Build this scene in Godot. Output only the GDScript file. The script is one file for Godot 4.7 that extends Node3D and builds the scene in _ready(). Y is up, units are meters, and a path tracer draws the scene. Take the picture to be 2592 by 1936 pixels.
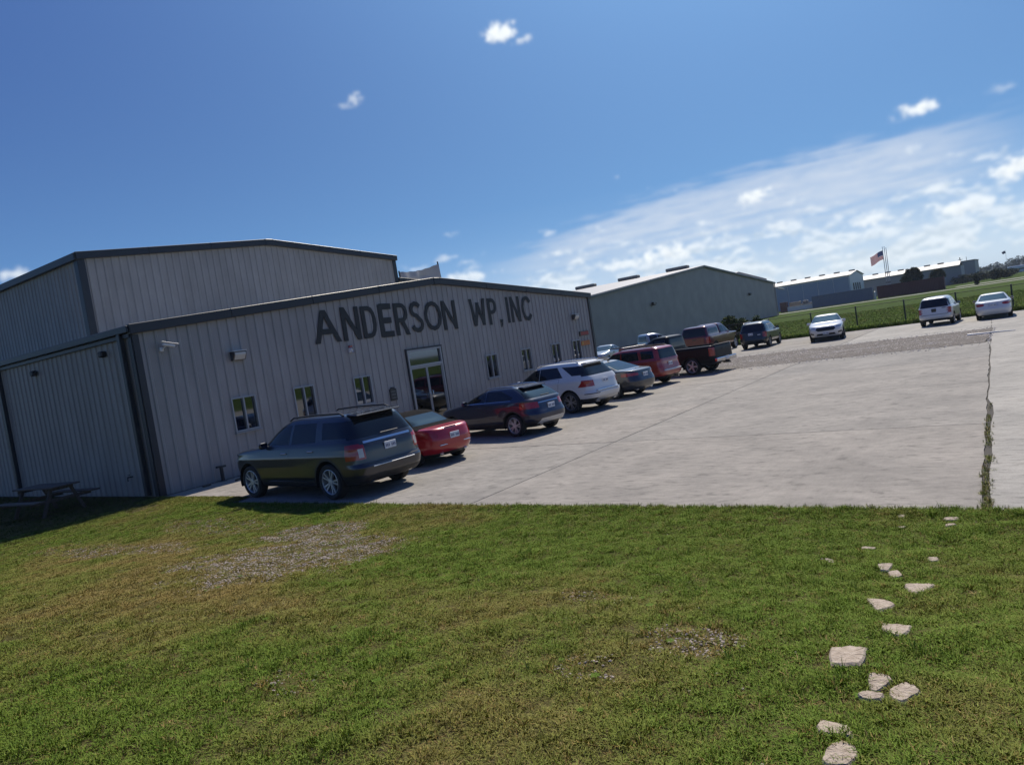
extends Node3D

# ---------------------------------------------------------------- mesh helper
class MB:
	var v := PackedVector3Array()
	var n := PackedVector3Array()
	var c := PackedColorArray()
	func tri(a: Vector3, b: Vector3, c: Vector3, na: Vector3, nb: Vector3, nc: Vector3) -> void:
		if (b - a).cross(c - a).dot(na + nb + nc) > 0.0:
			v.append(a); v.append(c); v.append(b)
			n.append(na); n.append(nc); n.append(nb)
		else:
			v.append(a); v.append(b); v.append(c)
			n.append(na); n.append(nb); n.append(nc)
	func face(a: Vector3, b: Vector3, c: Vector3) -> void:   # counter-clockwise seen from outside
		var k := (b - a).cross(c - a).normalized()
		tri(a, b, c, k, k, k)
	func quad(a: Vector3, b: Vector3, c: Vector3, d: Vector3) -> void:
		var k := (c - a).cross(d - b).normalized()
		tri(a, b, c, k, k, k)
		tri(a, c, d, k, k, k)
	func quadn(a: Vector3, b: Vector3, c: Vector3, d: Vector3, na: Vector3, nb: Vector3, nc: Vector3, nd: Vector3) -> void:
		tri(a, b, c, na, nb, nc)
		tri(a, c, d, na, nc, nd)
	func poly(p: PackedVector3Array, q: PackedVector3Array) -> void:
		for i in range(1, p.size() - 1):
			tri(p[0], p[i], p[i + 1], q[0], q[i], q[i + 1])
	# box with chamfered edges, in a basis
	func box(c: Vector3, s: Vector3, bev := 0.0, bs := Basis.IDENTITY) -> void:
		var h := s * 0.5
		var e := minf(bev, minf(h.x, minf(h.y, h.z)) * 0.9)
		var axes := [Vector3.RIGHT, Vector3.UP, Vector3.BACK]
		for i in 3:
			for sg in [-1.0, 1.0]:
				var k: Vector3 = axes[i] * sg
				var u: Vector3 = axes[(i + 1) % 3] * sg
				var w: Vector3 = axes[(i + 2) % 3]
				var o: Vector3 = k * h[i]
				var hu: Vector3 = u * (h[(i + 1) % 3] - e)
				var hw: Vector3 = w * (h[(i + 2) % 3] - e)
				quad(c + bs * (o - hu - hw), c + bs * (o + hu - hw), c + bs * (o + hu + hw), c + bs * (o - hu + hw))
		if e > 0.0:
			for i in 3:
				var j := (i + 1) % 3
				var l := (i + 2) % 3
				for sj in [-1.0, 1.0]:
					for sl in [-1.0, 1.0]:
						var a1 := Vector3.ZERO
						var a2 := Vector3.ZERO
						a1[j] = sj * h[j]; a1[l] = sl * (h[l] - e)
						a2[j] = sj * (h[j] - e); a2[l] = sl * h[l]
						var d := Vector3.ZERO
						d[i] = h[i] - e
						var k := (a1 + a2).normalized()
						var k2 := Vector3.ZERO
						k2[j] = sj; k2[l] = sl
						k2 = bs * k2.normalized()
						quadn(c + bs * (a1 - d), c + bs * (a1 + d), c + bs * (a2 + d), c + bs * (a2 - d), k2, k2, k2, k2)
			for sx in [-1.0, 1.0]:
				for sy in [-1.0, 1.0]:
					for sz in [-1.0, 1.0]:
						var sv := Vector3(sx, sy, sz)
						var p0 := Vector3(sx * h.x, sy * (h.y - e), sz * (h.z - e))
						var p1 := Vector3(sx * (h.x - e), sy * h.y, sz * (h.z - e))
						var p2 := Vector3(sx * (h.x - e), sy * (h.y - e), sz * h.z)
						var kn := bs * sv.normalized()
						tri(c + bs * p0, c + bs * p1, c + bs * p2, kn, kn, kn)
	func tube(pts: PackedVector3Array, r0: float, r1 := -1.0, sides := 8, cap := true) -> void:
		if r1 < 0.0:
			r1 = r0
		var m := pts.size()
		var ring := []
		var up := Vector3.UP
		for i in m:
			var t: Vector3 = (pts[mini(i + 1, m - 1)] - pts[maxi(i - 1, 0)]).normalized()
			if absf(t.dot(up)) > 0.95:
				up = Vector3.RIGHT if absf(t.x) < 0.9 else Vector3.BACK
			var a := t.cross(up).normalized()
			var b := a.cross(t).normalized()
			var r := lerpf(r0, r1, float(i) / maxf(1.0, m - 1.0))
			var row := []
			for j in sides:
				var w := TAU * j / sides
				var d := a * cos(w) + b * sin(w)
				row.append([pts[i] + d * r, d])
			ring.append(row)
		for i in m - 1:
			for j in sides:
				var k := (j + 1) % sides
				var q = [ring[i][j], ring[i][k], ring[i + 1][k], ring[i + 1][j]]
				quadn(q[0][0], q[1][0], q[2][0], q[3][0], q[0][1], q[1][1], q[2][1], q[3][1])
		if cap:
			for e in [0, m - 1]:
				var nn: Vector3 = (pts[e] - pts[1 if e == 0 else m - 2]).normalized()
				for j in range(1, sides - 1):
					tri(ring[e][0][0], ring[e][j][0], ring[e][j + 1][0], nn, nn, nn)
	func bar(a: Vector3, b: Vector3, r: float, r1 := -1.0, sides := 8) -> void:
		tube(PackedVector3Array([a, b]), r, r1, sides)
	# lathe about the local z axis; profile of (radius, z)
	func lathe(prof: Array, sides := 24, o := Vector3.ZERO, bs := Basis.IDENTITY) -> void:
		for i in prof.size() - 1:
			var a: Vector2 = prof[i]
			var b: Vector2 = prof[i + 1]
			var t := (b - a).normalized()
			var nr := t.y
			var nz := -t.x
			for j in sides:
				var w0 := TAU * j / sides
				var w1 := TAU * (j + 1) / sides
				var d0 := Vector3(cos(w0), sin(w0), 0)
				var d1 := Vector3(cos(w1), sin(w1), 0)
				var n0 := bs * (d0 * nr + Vector3(0, 0, nz))
				var n1 := bs * (d1 * nr + Vector3(0, 0, nz))
				quadn(o + bs * (d0 * a.x + Vector3(0, 0, a.y)), o + bs * (d1 * a.x + Vector3(0, 0, a.y)), o + bs * (d1 * b.x + Vector3(0, 0, b.y)), o + bs * (d0 * b.x + Vector3(0, 0, b.y)), n0, n1, n1, n0)
	# extrude a 2D polygon lying in the basis' x-y plane by depth along basis z (front at +depth)
	func extrude(p: PackedVector2Array, o: Vector3, bs: Basis, depth: float) -> void:
		var idx := Geometry2D.triangulate_polygon(p)
		var k := bs.z.normalized()
		for i in range(0, idx.size(), 3):
			var a := o + bs * Vector3(p[idx[i]].x, p[idx[i]].y, depth)
			var b := o + bs * Vector3(p[idx[i + 1]].x, p[idx[i + 1]].y, depth)
			var c := o + bs * Vector3(p[idx[i + 2]].x, p[idx[i + 2]].y, depth)
			tri(a, b, c, k, k, k)
			var dz := bs * Vector3(0, 0, depth)
			tri(a - dz, b - dz, c - dz, -k, -k, -k)
		var cw := Geometry2D.is_polygon_clockwise(p)
		for i in p.size():
			var a2: Vector2 = p[i]
			var b2: Vector2 = p[(i + 1) % p.size()]
			var t := (b2 - a2).normalized()
			var n2 := Vector2(t.y, -t.x) * (1.0 if not cw else -1.0)
			var nn := (bs * Vector3(n2.x, n2.y, 0)).normalized()
			quadn(o + bs * Vector3(a2.x, a2.y, 0), o + bs * Vector3(b2.x, b2.y, 0), o + bs * Vector3(b2.x, b2.y, depth), o + bs * Vector3(a2.x, a2.y, depth), nn, nn, nn, nn)
	func mesh() -> ArrayMesh:
		var m := ArrayMesh.new()
		if v.size() == 0:
			return m
		var arr := []
		arr.resize(Mesh.ARRAY_MAX)
		arr[Mesh.ARRAY_VERTEX] = v
		arr[Mesh.ARRAY_NORMAL] = n
		if c.size() == v.size():
			arr[Mesh.ARRAY_COLOR] = c
		m.add_surface_from_arrays(Mesh.PRIMITIVE_TRIANGLES, arr)
		return m

var taken := {}
var MT := {}
var rng := RandomNumberGenerator.new()
var lawn_noise := FastNoiseLite.new()
var patch_noise := FastNoiseLite.new()

func numbered(called: String) -> String:
	if taken.has(called):
		taken[called] += 1
		return "%s_%03d" % [called, taken[called]]
	taken[called] = 0
	return called

func tag(o: Node3D, label: String, category := "", group := "", kind := "") -> Node3D:
	if label: o.set_meta("label", label)
	if category: o.set_meta("category", category)
	if group: o.set_meta("group", group)
	if kind: o.set_meta("kind", kind)
	return o

func thing(called: String, label: String, category: String, at := Vector3.ZERO, turn := 0.0, group := "") -> Node3D:
	var o := Node3D.new()
	o.name = numbered(called)
	add_child(o)
	o.position = at
	o.rotation.y = turn
	return tag(o, label, category, group)

func part(mb, called: String, m: Material, parent: Node3D) -> MeshInstance3D:
	var o := MeshInstance3D.new()
	o.name = called
	o.mesh = mb.mesh() if mb is MB else mb
	o.material_override = m
	parent.add_child(o, true)
	return o

func top(mb, called: String, m: Material, at := Vector3.ZERO) -> MeshInstance3D:
	var o := MeshInstance3D.new()
	o.name = numbered(called)
	o.mesh = mb.mesh() if mb is MB else mb
	o.material_override = m
	add_child(o)
	o.position = at
	return o

func struct(mb, called: String, m: Material) -> MeshInstance3D:
	var o := top(mb, called, m)
	o.set_meta("kind", "structure")
	return o

# ---------------------------------------------------------------- materials (colours are linear base colours)
func lin(r: float, g: float, b: float) -> Color:
	return Color(r, g, b).linear_to_srgb()

func flatm(called: String, c: Color, rough := 0.6, metal := 0.0) -> StandardMaterial3D:
	var m := StandardMaterial3D.new()
	m.resource_name = called
	m.albedo_color = c
	m.roughness = rough
	m.metallic = metal
	MT[called] = m
	return m

func noise_tex(seed_: int, freq: float, oct: int, c0: Color, c1: Color, mid := Color(0, 0, 0, 0), kind := FastNoiseLite.TYPE_SIMPLEX_SMOOTH, size := 512) -> NoiseTexture2D:
	var f := FastNoiseLite.new()
	f.seed = seed_
	f.noise_type = kind
	f.frequency = freq
	f.fractal_octaves = oct
	f.fractal_gain = 0.55
	var t := NoiseTexture2D.new()
	t.width = size
	t.height = size
	t.seamless = true
	t.noise = f
	var g := Gradient.new()
	g.offsets = PackedFloat32Array([0.15, 0.85])
	g.colors = PackedColorArray([c0, c1])
	if mid.a > 0.0:
		g.offsets = PackedFloat32Array([0.15, 0.5, 0.85])
		g.colors = PackedColorArray([c0, mid, c1])
	t.color_ramp = g
	return t

# base colour varies coarsely, a finer pattern multiplies it, and a bump gives relief
func ground_mat(called: String, c0: Color, c1: Color, tile: float, fine0: Color, fine1: Color, fine_tile: float, bump_tex: Texture2D, bump: float, rough := 0.9) -> StandardMaterial3D:
	var m := flatm(called, Color.WHITE, rough)
	m.uv1_triplanar = true
	m.uv1_world_triplanar = true
	m.uv1_scale = Vector3.ONE / tile
	m.albedo_texture = noise_tex(called.hash() % 1000, 0.012, 5, c0, c1)
	m.detail_enabled = true
	m.detail_blend_mode = BaseMaterial3D.BLEND_MODE_MUL
	m.detail_uv_layer = BaseMaterial3D.DETAIL_UV_2
	m.uv2_triplanar = true
	m.uv2_world_triplanar = true
	m.uv2_scale = Vector3.ONE / fine_tile
	m.detail_albedo = noise_tex(called.hash() % 1000 + 7, 0.05, 4, fine0, fine1)
	if bump_tex:
		m.heightmap_enabled = true
		m.heightmap_texture = bump_tex
		m.heightmap_scale = bump
	return m

func paint(called: String, c: Color, metal := 0.25, rough := 0.32) -> StandardMaterial3D:
	var m := flatm(called, c, rough, metal)
	m.clearcoat_enabled = true
	m.clearcoat = 1.0
	m.clearcoat_roughness = 0.04
	return m

func make_materials() -> void:
	flatm("glass_dark", lin(0.010, 0.012, 0.014), 0.03)
	var wg := flatm("glass_mirror", lin(0.15, 0.155, 0.165), 0.03, 1.0)
	wg.metallic_specular = 0.5
	flatm("plastic_black", lin(0.018, 0.018, 0.019), 0.55)
	flatm("trim_black", lin(0.008, 0.008, 0.009), 0.35)
	flatm("rubber", lin(0.016, 0.016, 0.016), 0.75)
	flatm("under", lin(0.012, 0.012, 0.012), 0.9)
	flatm("chrome", lin(0.62, 0.63, 0.65), 0.12, 1.0)
	flatm("alloy", lin(0.50, 0.51, 0.53), 0.35, 0.55)
	flatm("alloy_dark", lin(0.24, 0.24, 0.25), 0.4, 0.6)
	flatm("brake", lin(0.08, 0.08, 0.08), 0.5, 0.8)
	var tl := paint("tail_red", lin(0.30, 0.012, 0.010), 0.0, 0.15)
	tl.clearcoat_roughness = 0.02
	paint("tail_clear", lin(0.45, 0.42, 0.40), 0.0, 0.12)
	paint("amber", lin(0.55, 0.16, 0.02), 0.0, 0.15)
	paint("head_clear", lin(0.42, 0.44, 0.46), 0.4, 0.08)
	flatm("plate", lin(0.62, 0.64, 0.66), 0.4)
	flatm("plate_print", lin(0.10, 0.12, 0.20), 0.5)
	flatm("soft_top", lin(0.010, 0.010, 0.011), 0.9).metallic_specular = 0.15
	paint("paint_charcoal", lin(0.020, 0.020, 0.026), 0.3, 0.3)
	paint("paint_red", lin(0.38, 0.008, 0.016), 0.1, 0.3)
	paint("paint_navy", lin(0.022, 0.026, 0.048), 0.5, 0.35)
	paint("paint_white", lin(0.60, 0.60, 0.59), 0.0, 0.35)
	paint("paint_grey", lin(0.035, 0.038, 0.045), 0.35, 0.35)
	paint("paint_brick", lin(0.32, 0.026, 0.014), 0.1, 0.3)
	paint("paint_black", lin(0.007, 0.008, 0.011), 0.0, 0.35).clearcoat = 0.0
	MT.paint_black.metallic_specular = 0.3
	paint("paint_maroon", lin(0.11, 0.010, 0.014), 0.2, 0.3)
	paint("paint_silver", lin(0.36, 0.38, 0.40), 0.6, 0.32)
	paint("paint_slate", lin(0.012, 0.014, 0.019), 0.3, 0.35)
	paint("paint_brown", lin(0.060, 0.022, 0.020), 0.2, 0.4)
	# building metals
	for i in 3:
		var k := 1.0 + (i - 1) * 0.035
		var m := flatm("panel%d" % i, lin(0.325 * k, 0.306 * k, 0.285 * k), 0.45)
		m.uv1_triplanar = true
		m.uv1_world_triplanar = true
		m.uv1_scale = Vector3(0.22, 0.10, 0.22)
		m.albedo_texture = noise_tex(40 + i, 0.01, 4, Color(0.93, 0.93, 0.925), Color(1, 1, 1))
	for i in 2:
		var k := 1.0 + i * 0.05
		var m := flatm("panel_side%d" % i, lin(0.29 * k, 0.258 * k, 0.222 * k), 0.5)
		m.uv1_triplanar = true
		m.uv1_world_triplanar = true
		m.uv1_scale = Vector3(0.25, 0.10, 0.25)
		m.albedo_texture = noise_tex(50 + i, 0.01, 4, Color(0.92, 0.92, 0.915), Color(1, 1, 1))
	flatm("trim_dark", lin(0.016, 0.019, 0.025), 0.45)
	flatm("letter", lin(0.012, 0.014, 0.014), 0.6)
	flatm("frame_bronze", lin(0.10, 0.10, 0.10), 0.4, 0.6)
	flatm("aluminium", lin(0.33, 0.335, 0.34), 0.45, 0.4)
	flatm("white_metal", lin(0.65, 0.65, 0.64), 0.45)
	flatm("galv", lin(0.40, 0.41, 0.42), 0.45, 0.5)
	flatm("lens", lin(0.50, 0.50, 0.47), 0.2)
	flatm("sign_red", lin(0.30, 0.03, 0.02), 0.5)
	flatm("sign_orange", lin(0.45, 0.13, 0.015), 0.5)
	flatm("sign_yellow", lin(0.60, 0.42, 0.08), 0.5)
	flatm("core", lin(0.06, 0.06, 0.065), 0.8)
	var gw := flatm("grey_metal", lin(0.37, 0.295, 0.255), 0.55)
	gw.uv1_triplanar = true
	gw.uv1_world_triplanar = true
	gw.uv1_scale = Vector3(0.05, 0.05, 0.05)
	gw.albedo_texture = noise_tex(61, 0.01, 5, Color(0.9, 0.9, 0.9), Color(1, 1, 1))
	flatm("roof_pale", lin(0.36, 0.355, 0.34), 0.5)
	flatm("vent_grey", lin(0.16, 0.155, 0.14), 0.6)
	flatm("hangar_white", lin(0.58, 0.58, 0.57), 0.5)
	flatm("hangar_blue", lin(0.26, 0.31, 0.37), 0.5)
	flatm("box_blue", lin(0.11, 0.145, 0.205), 0.55)
	flatm("box_maroon", lin(0.095, 0.016, 0.020), 0.75)
	flatm("shed_grey", lin(0.24, 0.24, 0.24), 0.6)
	flatm("tan", lin(0.30, 0.25, 0.18), 0.8)
	flatm("brown_door", lin(0.11, 0.028, 0.024), 0.6)
	flatm("banner", lin(0.36, 0.355, 0.35), 0.8)
	flatm("banner_mark", lin(0.55, 0.55, 0.54), 0.8)
	for a in [["flag_red", 0.48, 0.035, 0.035], ["flag_white", 0.72, 0.70, 0.69], ["flag_blue", 0.045, 0.06, 0.14]]:
		var fm := flatm(a[0], lin(a[1], a[2], a[3]), 0.85)
		fm.backlight_enabled = true
		fm.backlight = lin(a[1] * 0.5, a[2] * 0.5, a[3] * 0.5)
	var wood := flatm("wood_old", lin(0.13, 0.10, 0.075), 0.85)
	wood.uv1_triplanar = true
	wood.uv1_scale = Vector3(6, 6, 0.7)
	wood.albedo_texture = noise_tex(71, 0.02, 4, Color(0.62, 0.6, 0.58), Color(1, 1, 1))
	var wire := flatm("wire", lin(0.10, 0.10, 0.10), 0.5, 0.6)
	wire.metallic = 0.6
	flatm("post", lin(0.035, 0.037, 0.035), 0.6)
	var bark := flatm("bark", lin(0.07, 0.055, 0.04), 0.9)
	bark.roughness = 0.95
	for a in [["leaf", 0.055, 0.085, 0.020], ["leaf_dark", 0.017, 0.029, 0.011]]:
		var lf := flatm(a[0], lin(a[1], a[2], a[3]), 0.6)
		lf.vertex_color_use_as_albedo = true
		lf.metallic_specular = 0.1
		lf.backlight_enabled = true
		lf.backlight = lin(a[1] * 0.5, a[2] * 0.6, a[3] * 0.3)
	var gb := flatm("grass_blade", Color.WHITE, 0.75)
	gb.vertex_color_use_as_albedo = true
	gb.metallic_specular = 0.12
	gb.backlight_enabled = true
	gb.backlight = lin(0.060, 0.075, 0.008)
	var pb := flatm("pebble", Color.WHITE, 0.85)
	pb.vertex_color_use_as_albedo = true
	var st := ground_mat("stone", lin(0.36, 0.29, 0.225), lin(0.62, 0.535, 0.445), 0.35, Color(0.78, 0.76, 0.73), Color(1, 1, 1), 0.08, noise_tex(81, 0.03, 5, Color.BLACK, Color.WHITE), 0.5)
	st.roughness = 0.9
	# grounds
	var ctex := concrete_tex()
	var cbump := noise_tex(91, 0.06, 5, Color.BLACK, Color.WHITE)
	for i in 4:
		var c: Array = [[0.275, 0.262, 0.240], [0.283, 0.266, 0.241], [0.258, 0.249, 0.232], [0.35, 0.341, 0.315]][i]
		var cm := ground_mat("concrete%d" % i, lin(c[0] * 0.82, c[1] * 0.82, c[2] * 0.82), lin(c[0] * 1.12, c[1] * 1.11, c[2] * 1.10), 7.0 + i, Color(0.84, 0.835, 0.83), Color(1, 1, 1), 1.1, cbump, 0.5)
		cm.uv1_scale = Vector3.ONE / (11.0 + i * 2.0)
		cm.uv1_offset = Vector3(0.31 * i, 0.0, 0.17 * i)
		cm.detail_albedo = ctex
		cm.uv2_scale = Vector3.ONE / 5.3
	ground_mat("gravel", lin(0.29, 0.268, 0.243), lin(0.42, 0.39, 0.355), 2.5, Color(0.55, 0.54, 0.53), Color(1, 1, 1), 0.35, noise_tex(93, 0.09, 4, Color.BLACK, Color.WHITE), 2.5)
	ground_mat("soil", lin(0.105, 0.095, 0.034), lin(0.165, 0.140, 0.062), 1.7, Color(0.6, 0.6, 0.58), Color(1, 1, 1), 0.25, noise_tex(94, 0.09, 4, Color.BLACK, Color.WHITE), 1.5)
	ground_mat("field", lin(0.044, 0.085, 0.009), lin(0.078, 0.118, 0.015), 14.0, Color(0.72, 0.74, 0.66), Color(1, 1, 1), 1.6, noise_tex(95, 0.07, 4, Color.BLACK, Color.WHITE), 4.0)
	ground_mat("far_road", lin(0.30, 0.28, 0.25), lin(0.40, 0.38, 0.34), 8.0, Color(0.8, 0.8, 0.8), Color(1, 1, 1), 1.0, null, 0.0)
	for a in ["field", "soil", "gravel"]: MT[a].metallic_specular = 0.12
	MT.soil.vertex_color_use_as_albedo = true
	flatm("joint", lin(0.05, 0.045, 0.038), 0.95)

# mottled, speckled and faintly brushed surface of old cast concrete
func concrete_tex() -> ImageTexture:
	var S := 768
	var data := PackedByteArray()
	data.resize(S * S * 3)
	var n := FastNoiseLite.new()
	n.seed = 17
	n.frequency = 1.0
	n.fractal_octaves = 5
	n.fractal_gain = 0.6
	var r := RandomNumberGenerator.new()
	r.seed = 55
	for j in S:
		var b := TAU * j / S
		for i in S:
			var a := TAU * i / S
			# wrapped on a torus so that the tile has no seam
			var p := Vector3(cos(a) * (2.0 + cos(b)), sin(a) * (2.0 + cos(b)), sin(b))
			var blot := n.get_noise_3dv(p * 2.2)
			var brush := n.get_noise_3d(p.x * 3.0 + 9.0, p.y * 3.0, p.z * 26.0)
			var v := 0.93 + blot * 0.13 + brush * 0.05 + r.randf_range(-0.045, 0.045)
			if blot < -0.30: v -= minf(0.10, (-0.30 - blot) * 0.8)
			if r.randf() < 0.0012: v -= 0.30
			v = clampf(v, 0.3, 1.0)
			var k := (j * S + i) * 3
			data[k] = int(v * 255.0)
			data[k + 1] = int(v * 253.0)
			data[k + 2] = int(v * 250.0)
	return ImageTexture.create_from_image(Image.create_from_data(S, S, false, Image.FORMAT_RGB8, data))

# ---------------------------------------------------------------- lawn shape
func sm(a: float, b: float, x: float) -> float:
	var t := clampf((x - a) / (b - a), 0.0, 1.0)
	return t * t * (3.0 - 2.0 * t)

func lawn_y(x: float, z: float) -> float:
	var e := sm(8.75, 8.1, x)
	return 0.7 * sm(8.7, 1.0, x) * sm(-16.0, -8.0, z) + 0.02 + e * 0.035 * lawn_noise.get_noise_2d(x * 60.0, z * 60.0)

# ---------------------------------------------------------------- cars
func pchip(xs: PackedFloat32Array, ys: PackedFloat32Array, x: float) -> float:
	var m := xs.size()
	var i := 0
	while i < m - 2 and x > xs[i + 1]:
		i += 1
	var d := PackedFloat32Array()
	var tang := [0.0, 0.0]
	for k in 2:
		var j := i + k
		if j == 0 or j == m - 1:
			var a := 0 if j == 0 else m - 2
			tang[k] = (ys[a + 1] - ys[a]) / (xs[a + 1] - xs[a])
		else:
			var s0 := (ys[j] - ys[j - 1]) / (xs[j] - xs[j - 1])
			var s1 := (ys[j + 1] - ys[j]) / (xs[j + 1] - xs[j])
			tang[k] = 0.0 if s0 * s1 <= 0.0 else 2.0 * s0 * s1 / (s0 + s1)
	var h := xs[i + 1] - xs[i]
	var t := (x - xs[i]) / h
	var t2 := t * t
	var t3 := t2 * t
	return (2 * t3 - 3 * t2 + 1) * ys[i] + (t3 - 2 * t2 + t) * h * tang[0] + (-2 * t3 + 3 * t2) * ys[i + 1] + (t3 - t2) * h * tang[1]

# rows: [height, rear x, front x, half width, corner exponent rear, corner exponent front]
func shell_sampler(rows: Array) -> Dictionary:
	var ts := PackedFloat32Array()
	var cols := []
	for k in 6:
		cols.append(PackedFloat32Array())
	var t := 0.0
	for i in rows.size():
		if i > 0:
			var a: Array = rows[i - 1]
			var b: Array = rows[i]
			t += maxf(0.015, Vector3(b[0] - a[0], maxf(absf(b[1] - a[1]), absf(b[2] - a[2])), b[3] - a[3]).length())
		ts.append(t)
		for k in 6:
			cols[k].append(rows[i][k])
	return {"t": ts, "c": cols}

func shell_row(s: Dictionary, t: float) -> PackedFloat32Array:
	var o := PackedFloat32Array()
	for k in 6:
		o.append(pchip(s.t, s.c[k], t))
	return o

func half_width_at(rows: Array, x: float, y: float) -> float:
	for i in rows.size() - 1:
		if y >= rows[i][0] and y <= rows[i + 1][0]:
			var f: float = (y - rows[i][0]) / maxf(1e-4, rows[i + 1][0] - rows[i][0])
			var xr := lerpf(rows[i][1], rows[i + 1][1], f)
			var xf := lerpf(rows[i][2], rows[i + 1][2], f)
			var w := lerpf(rows[i][3], rows[i + 1][3], f)
			var u := clampf((x - (xr + xf) * 0.5) / ((xf - xr) * 0.5), -0.999, 0.999)
			var n: float = rows[i][4] if u < 0 else rows[i][5]
			return w * pow(1.0 - pow(absf(u), n), 1.0 / n)
	return 0.8

func end_at(rows: Array, y: float, z: float, rear: bool) -> float:
	for i in rows.size() - 1:
		if y >= rows[i][0] and y <= rows[i + 1][0]:
			var f: float = (y - rows[i][0]) / maxf(1e-4, rows[i + 1][0] - rows[i][0])
			var xr := lerpf(rows[i][1], rows[i + 1][1], f)
			var xf := lerpf(rows[i][2], rows[i + 1][2], f)
			var w := lerpf(rows[i][3], rows[i + 1][3], f)
			var n: float = rows[i][4] if rear else rows[i][5]
			var k := pow(1.0 - pow(clampf(absf(z) / w, 0, 0.999), n), 1.0 / n)
			return (xr + xf) * 0.5 + (xf - xr) * 0.5 * k * (-1.0 if rear else 1.0)
	return 0.0

func circle_poly(cx: float, cy: float, r: float, k := 22) -> PackedVector2Array:
	var p := PackedVector2Array()
	for i in k:
		p.append(Vector2(cx + r * cos(TAU * i / k), cy + r * sin(TAU * i / k)))
	return p

# a region: {name, mat, view: L R B F T, poly, mb}
func region(list: Array, called: String, m, view: String, pts: Array) -> void:
	var views := ["L", "R"] if view == "S" else [view]
	for w in views:
		var p := PackedVector2Array()
		for q in pts:
			p.append(q if q is Vector2 else Vector2(q[0], q[1]))
		if Geometry2D.is_polygon_clockwise(p):
			p.reverse()
		var lo := p[0]
		var hi := p[0]
		for q in p:
			lo = lo.min(q)
			hi = hi.max(q)
		list.append({"name": called, "mat": m, "view": w, "poly": p, "lo": lo, "hi": hi, "mb": MB.new()})

func carve(P: PackedVector3Array, N: PackedVector3Array, regs: Array) -> Array:
	var todo := [[P, N]]
	var an := (N[0] + N[1] + N[2]).normalized()
	var c := (P[0] + P[1] + P[2]) / 3.0
	for r in regs:
		var w: String = r.view
		if w == "L":
			if c.z > -0.15 or absf(an.z) < 0.36: continue
		elif w == "R":
			if c.z < 0.15 or absf(an.z) < 0.36: continue
		elif w == "B":
			if an.x > -0.2: continue
		elif w == "F":
			if an.x < 0.2: continue
		elif w == "T":
			if an.y < 0.4: continue
		var lo: Vector2 = r.lo
		var hi: Vector2 = r.hi
		var q0 := flat2(P[0], w)
		var q1 := flat2(P[1], w)
		var q2 := flat2(P[2], w)
		if maxf(q0.x, maxf(q1.x, q2.x)) < lo.x or minf(q0.x, minf(q1.x, q2.x)) > hi.x or maxf(q0.y, maxf(q1.y, q2.y)) < lo.y or minf(q0.y, minf(q1.y, q2.y)) > hi.y:
			continue
		var poly: PackedVector2Array = r.poly
		var rest := []
		for piece in todo:
			var cp: PackedVector3Array = piece[0]
			var cn: PackedVector3Array = piece[1]
			var gone := false
			for e in poly.size():
				var a := poly[e]
				var d := poly[(e + 1) % poly.size()] - a
				var vals := PackedFloat32Array()
				var mn := 1e9
				var mx := -1e9
				for k in cp.size():
					var val := d.cross(flat2(cp[k], w) - a)
					vals.append(val)
					mn = minf(mn, val)
					mx = maxf(mx, val)
				if mn >= -1e-7:
					continue
				if mx <= 1e-7:
					rest.append([cp, cn])
					gone = true
					break
				var ip := PackedVector3Array()
				var inn := PackedVector3Array()
				var op := PackedVector3Array()
				var on := PackedVector3Array()
				for k in cp.size():
					var j := (k + 1) % cp.size()
					if vals[k] >= 0.0:
						ip.append(cp[k]); inn.append(cn[k])
					else:
						op.append(cp[k]); on.append(cn[k])
					if (vals[k] >= 0.0) != (vals[j] >= 0.0):
						var t := vals[k] / (vals[k] - vals[j])
						var x := cp[k].lerp(cp[j], t)
						var y := cn[k].lerp(cn[j], t).normalized()
						ip.append(x); inn.append(y)
						op.append(x); on.append(y)
				if op.size() >= 3:
					rest.append([op, on])
				cp = ip
				cn = inn
				if cp.size() < 3:
					gone = true
					break
			if not gone:
				r.mb.poly(cp, cn)
		todo = rest
		if todo.is_empty():
			return todo
	return todo

func flat2(p: Vector3, w: String) -> Vector2:
	if w == "L" or w == "R":
		return Vector2(p.x, p.y)
	if w == "T":
		return Vector2(p.x, p.z)
	return Vector2(p.z, p.y)

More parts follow.
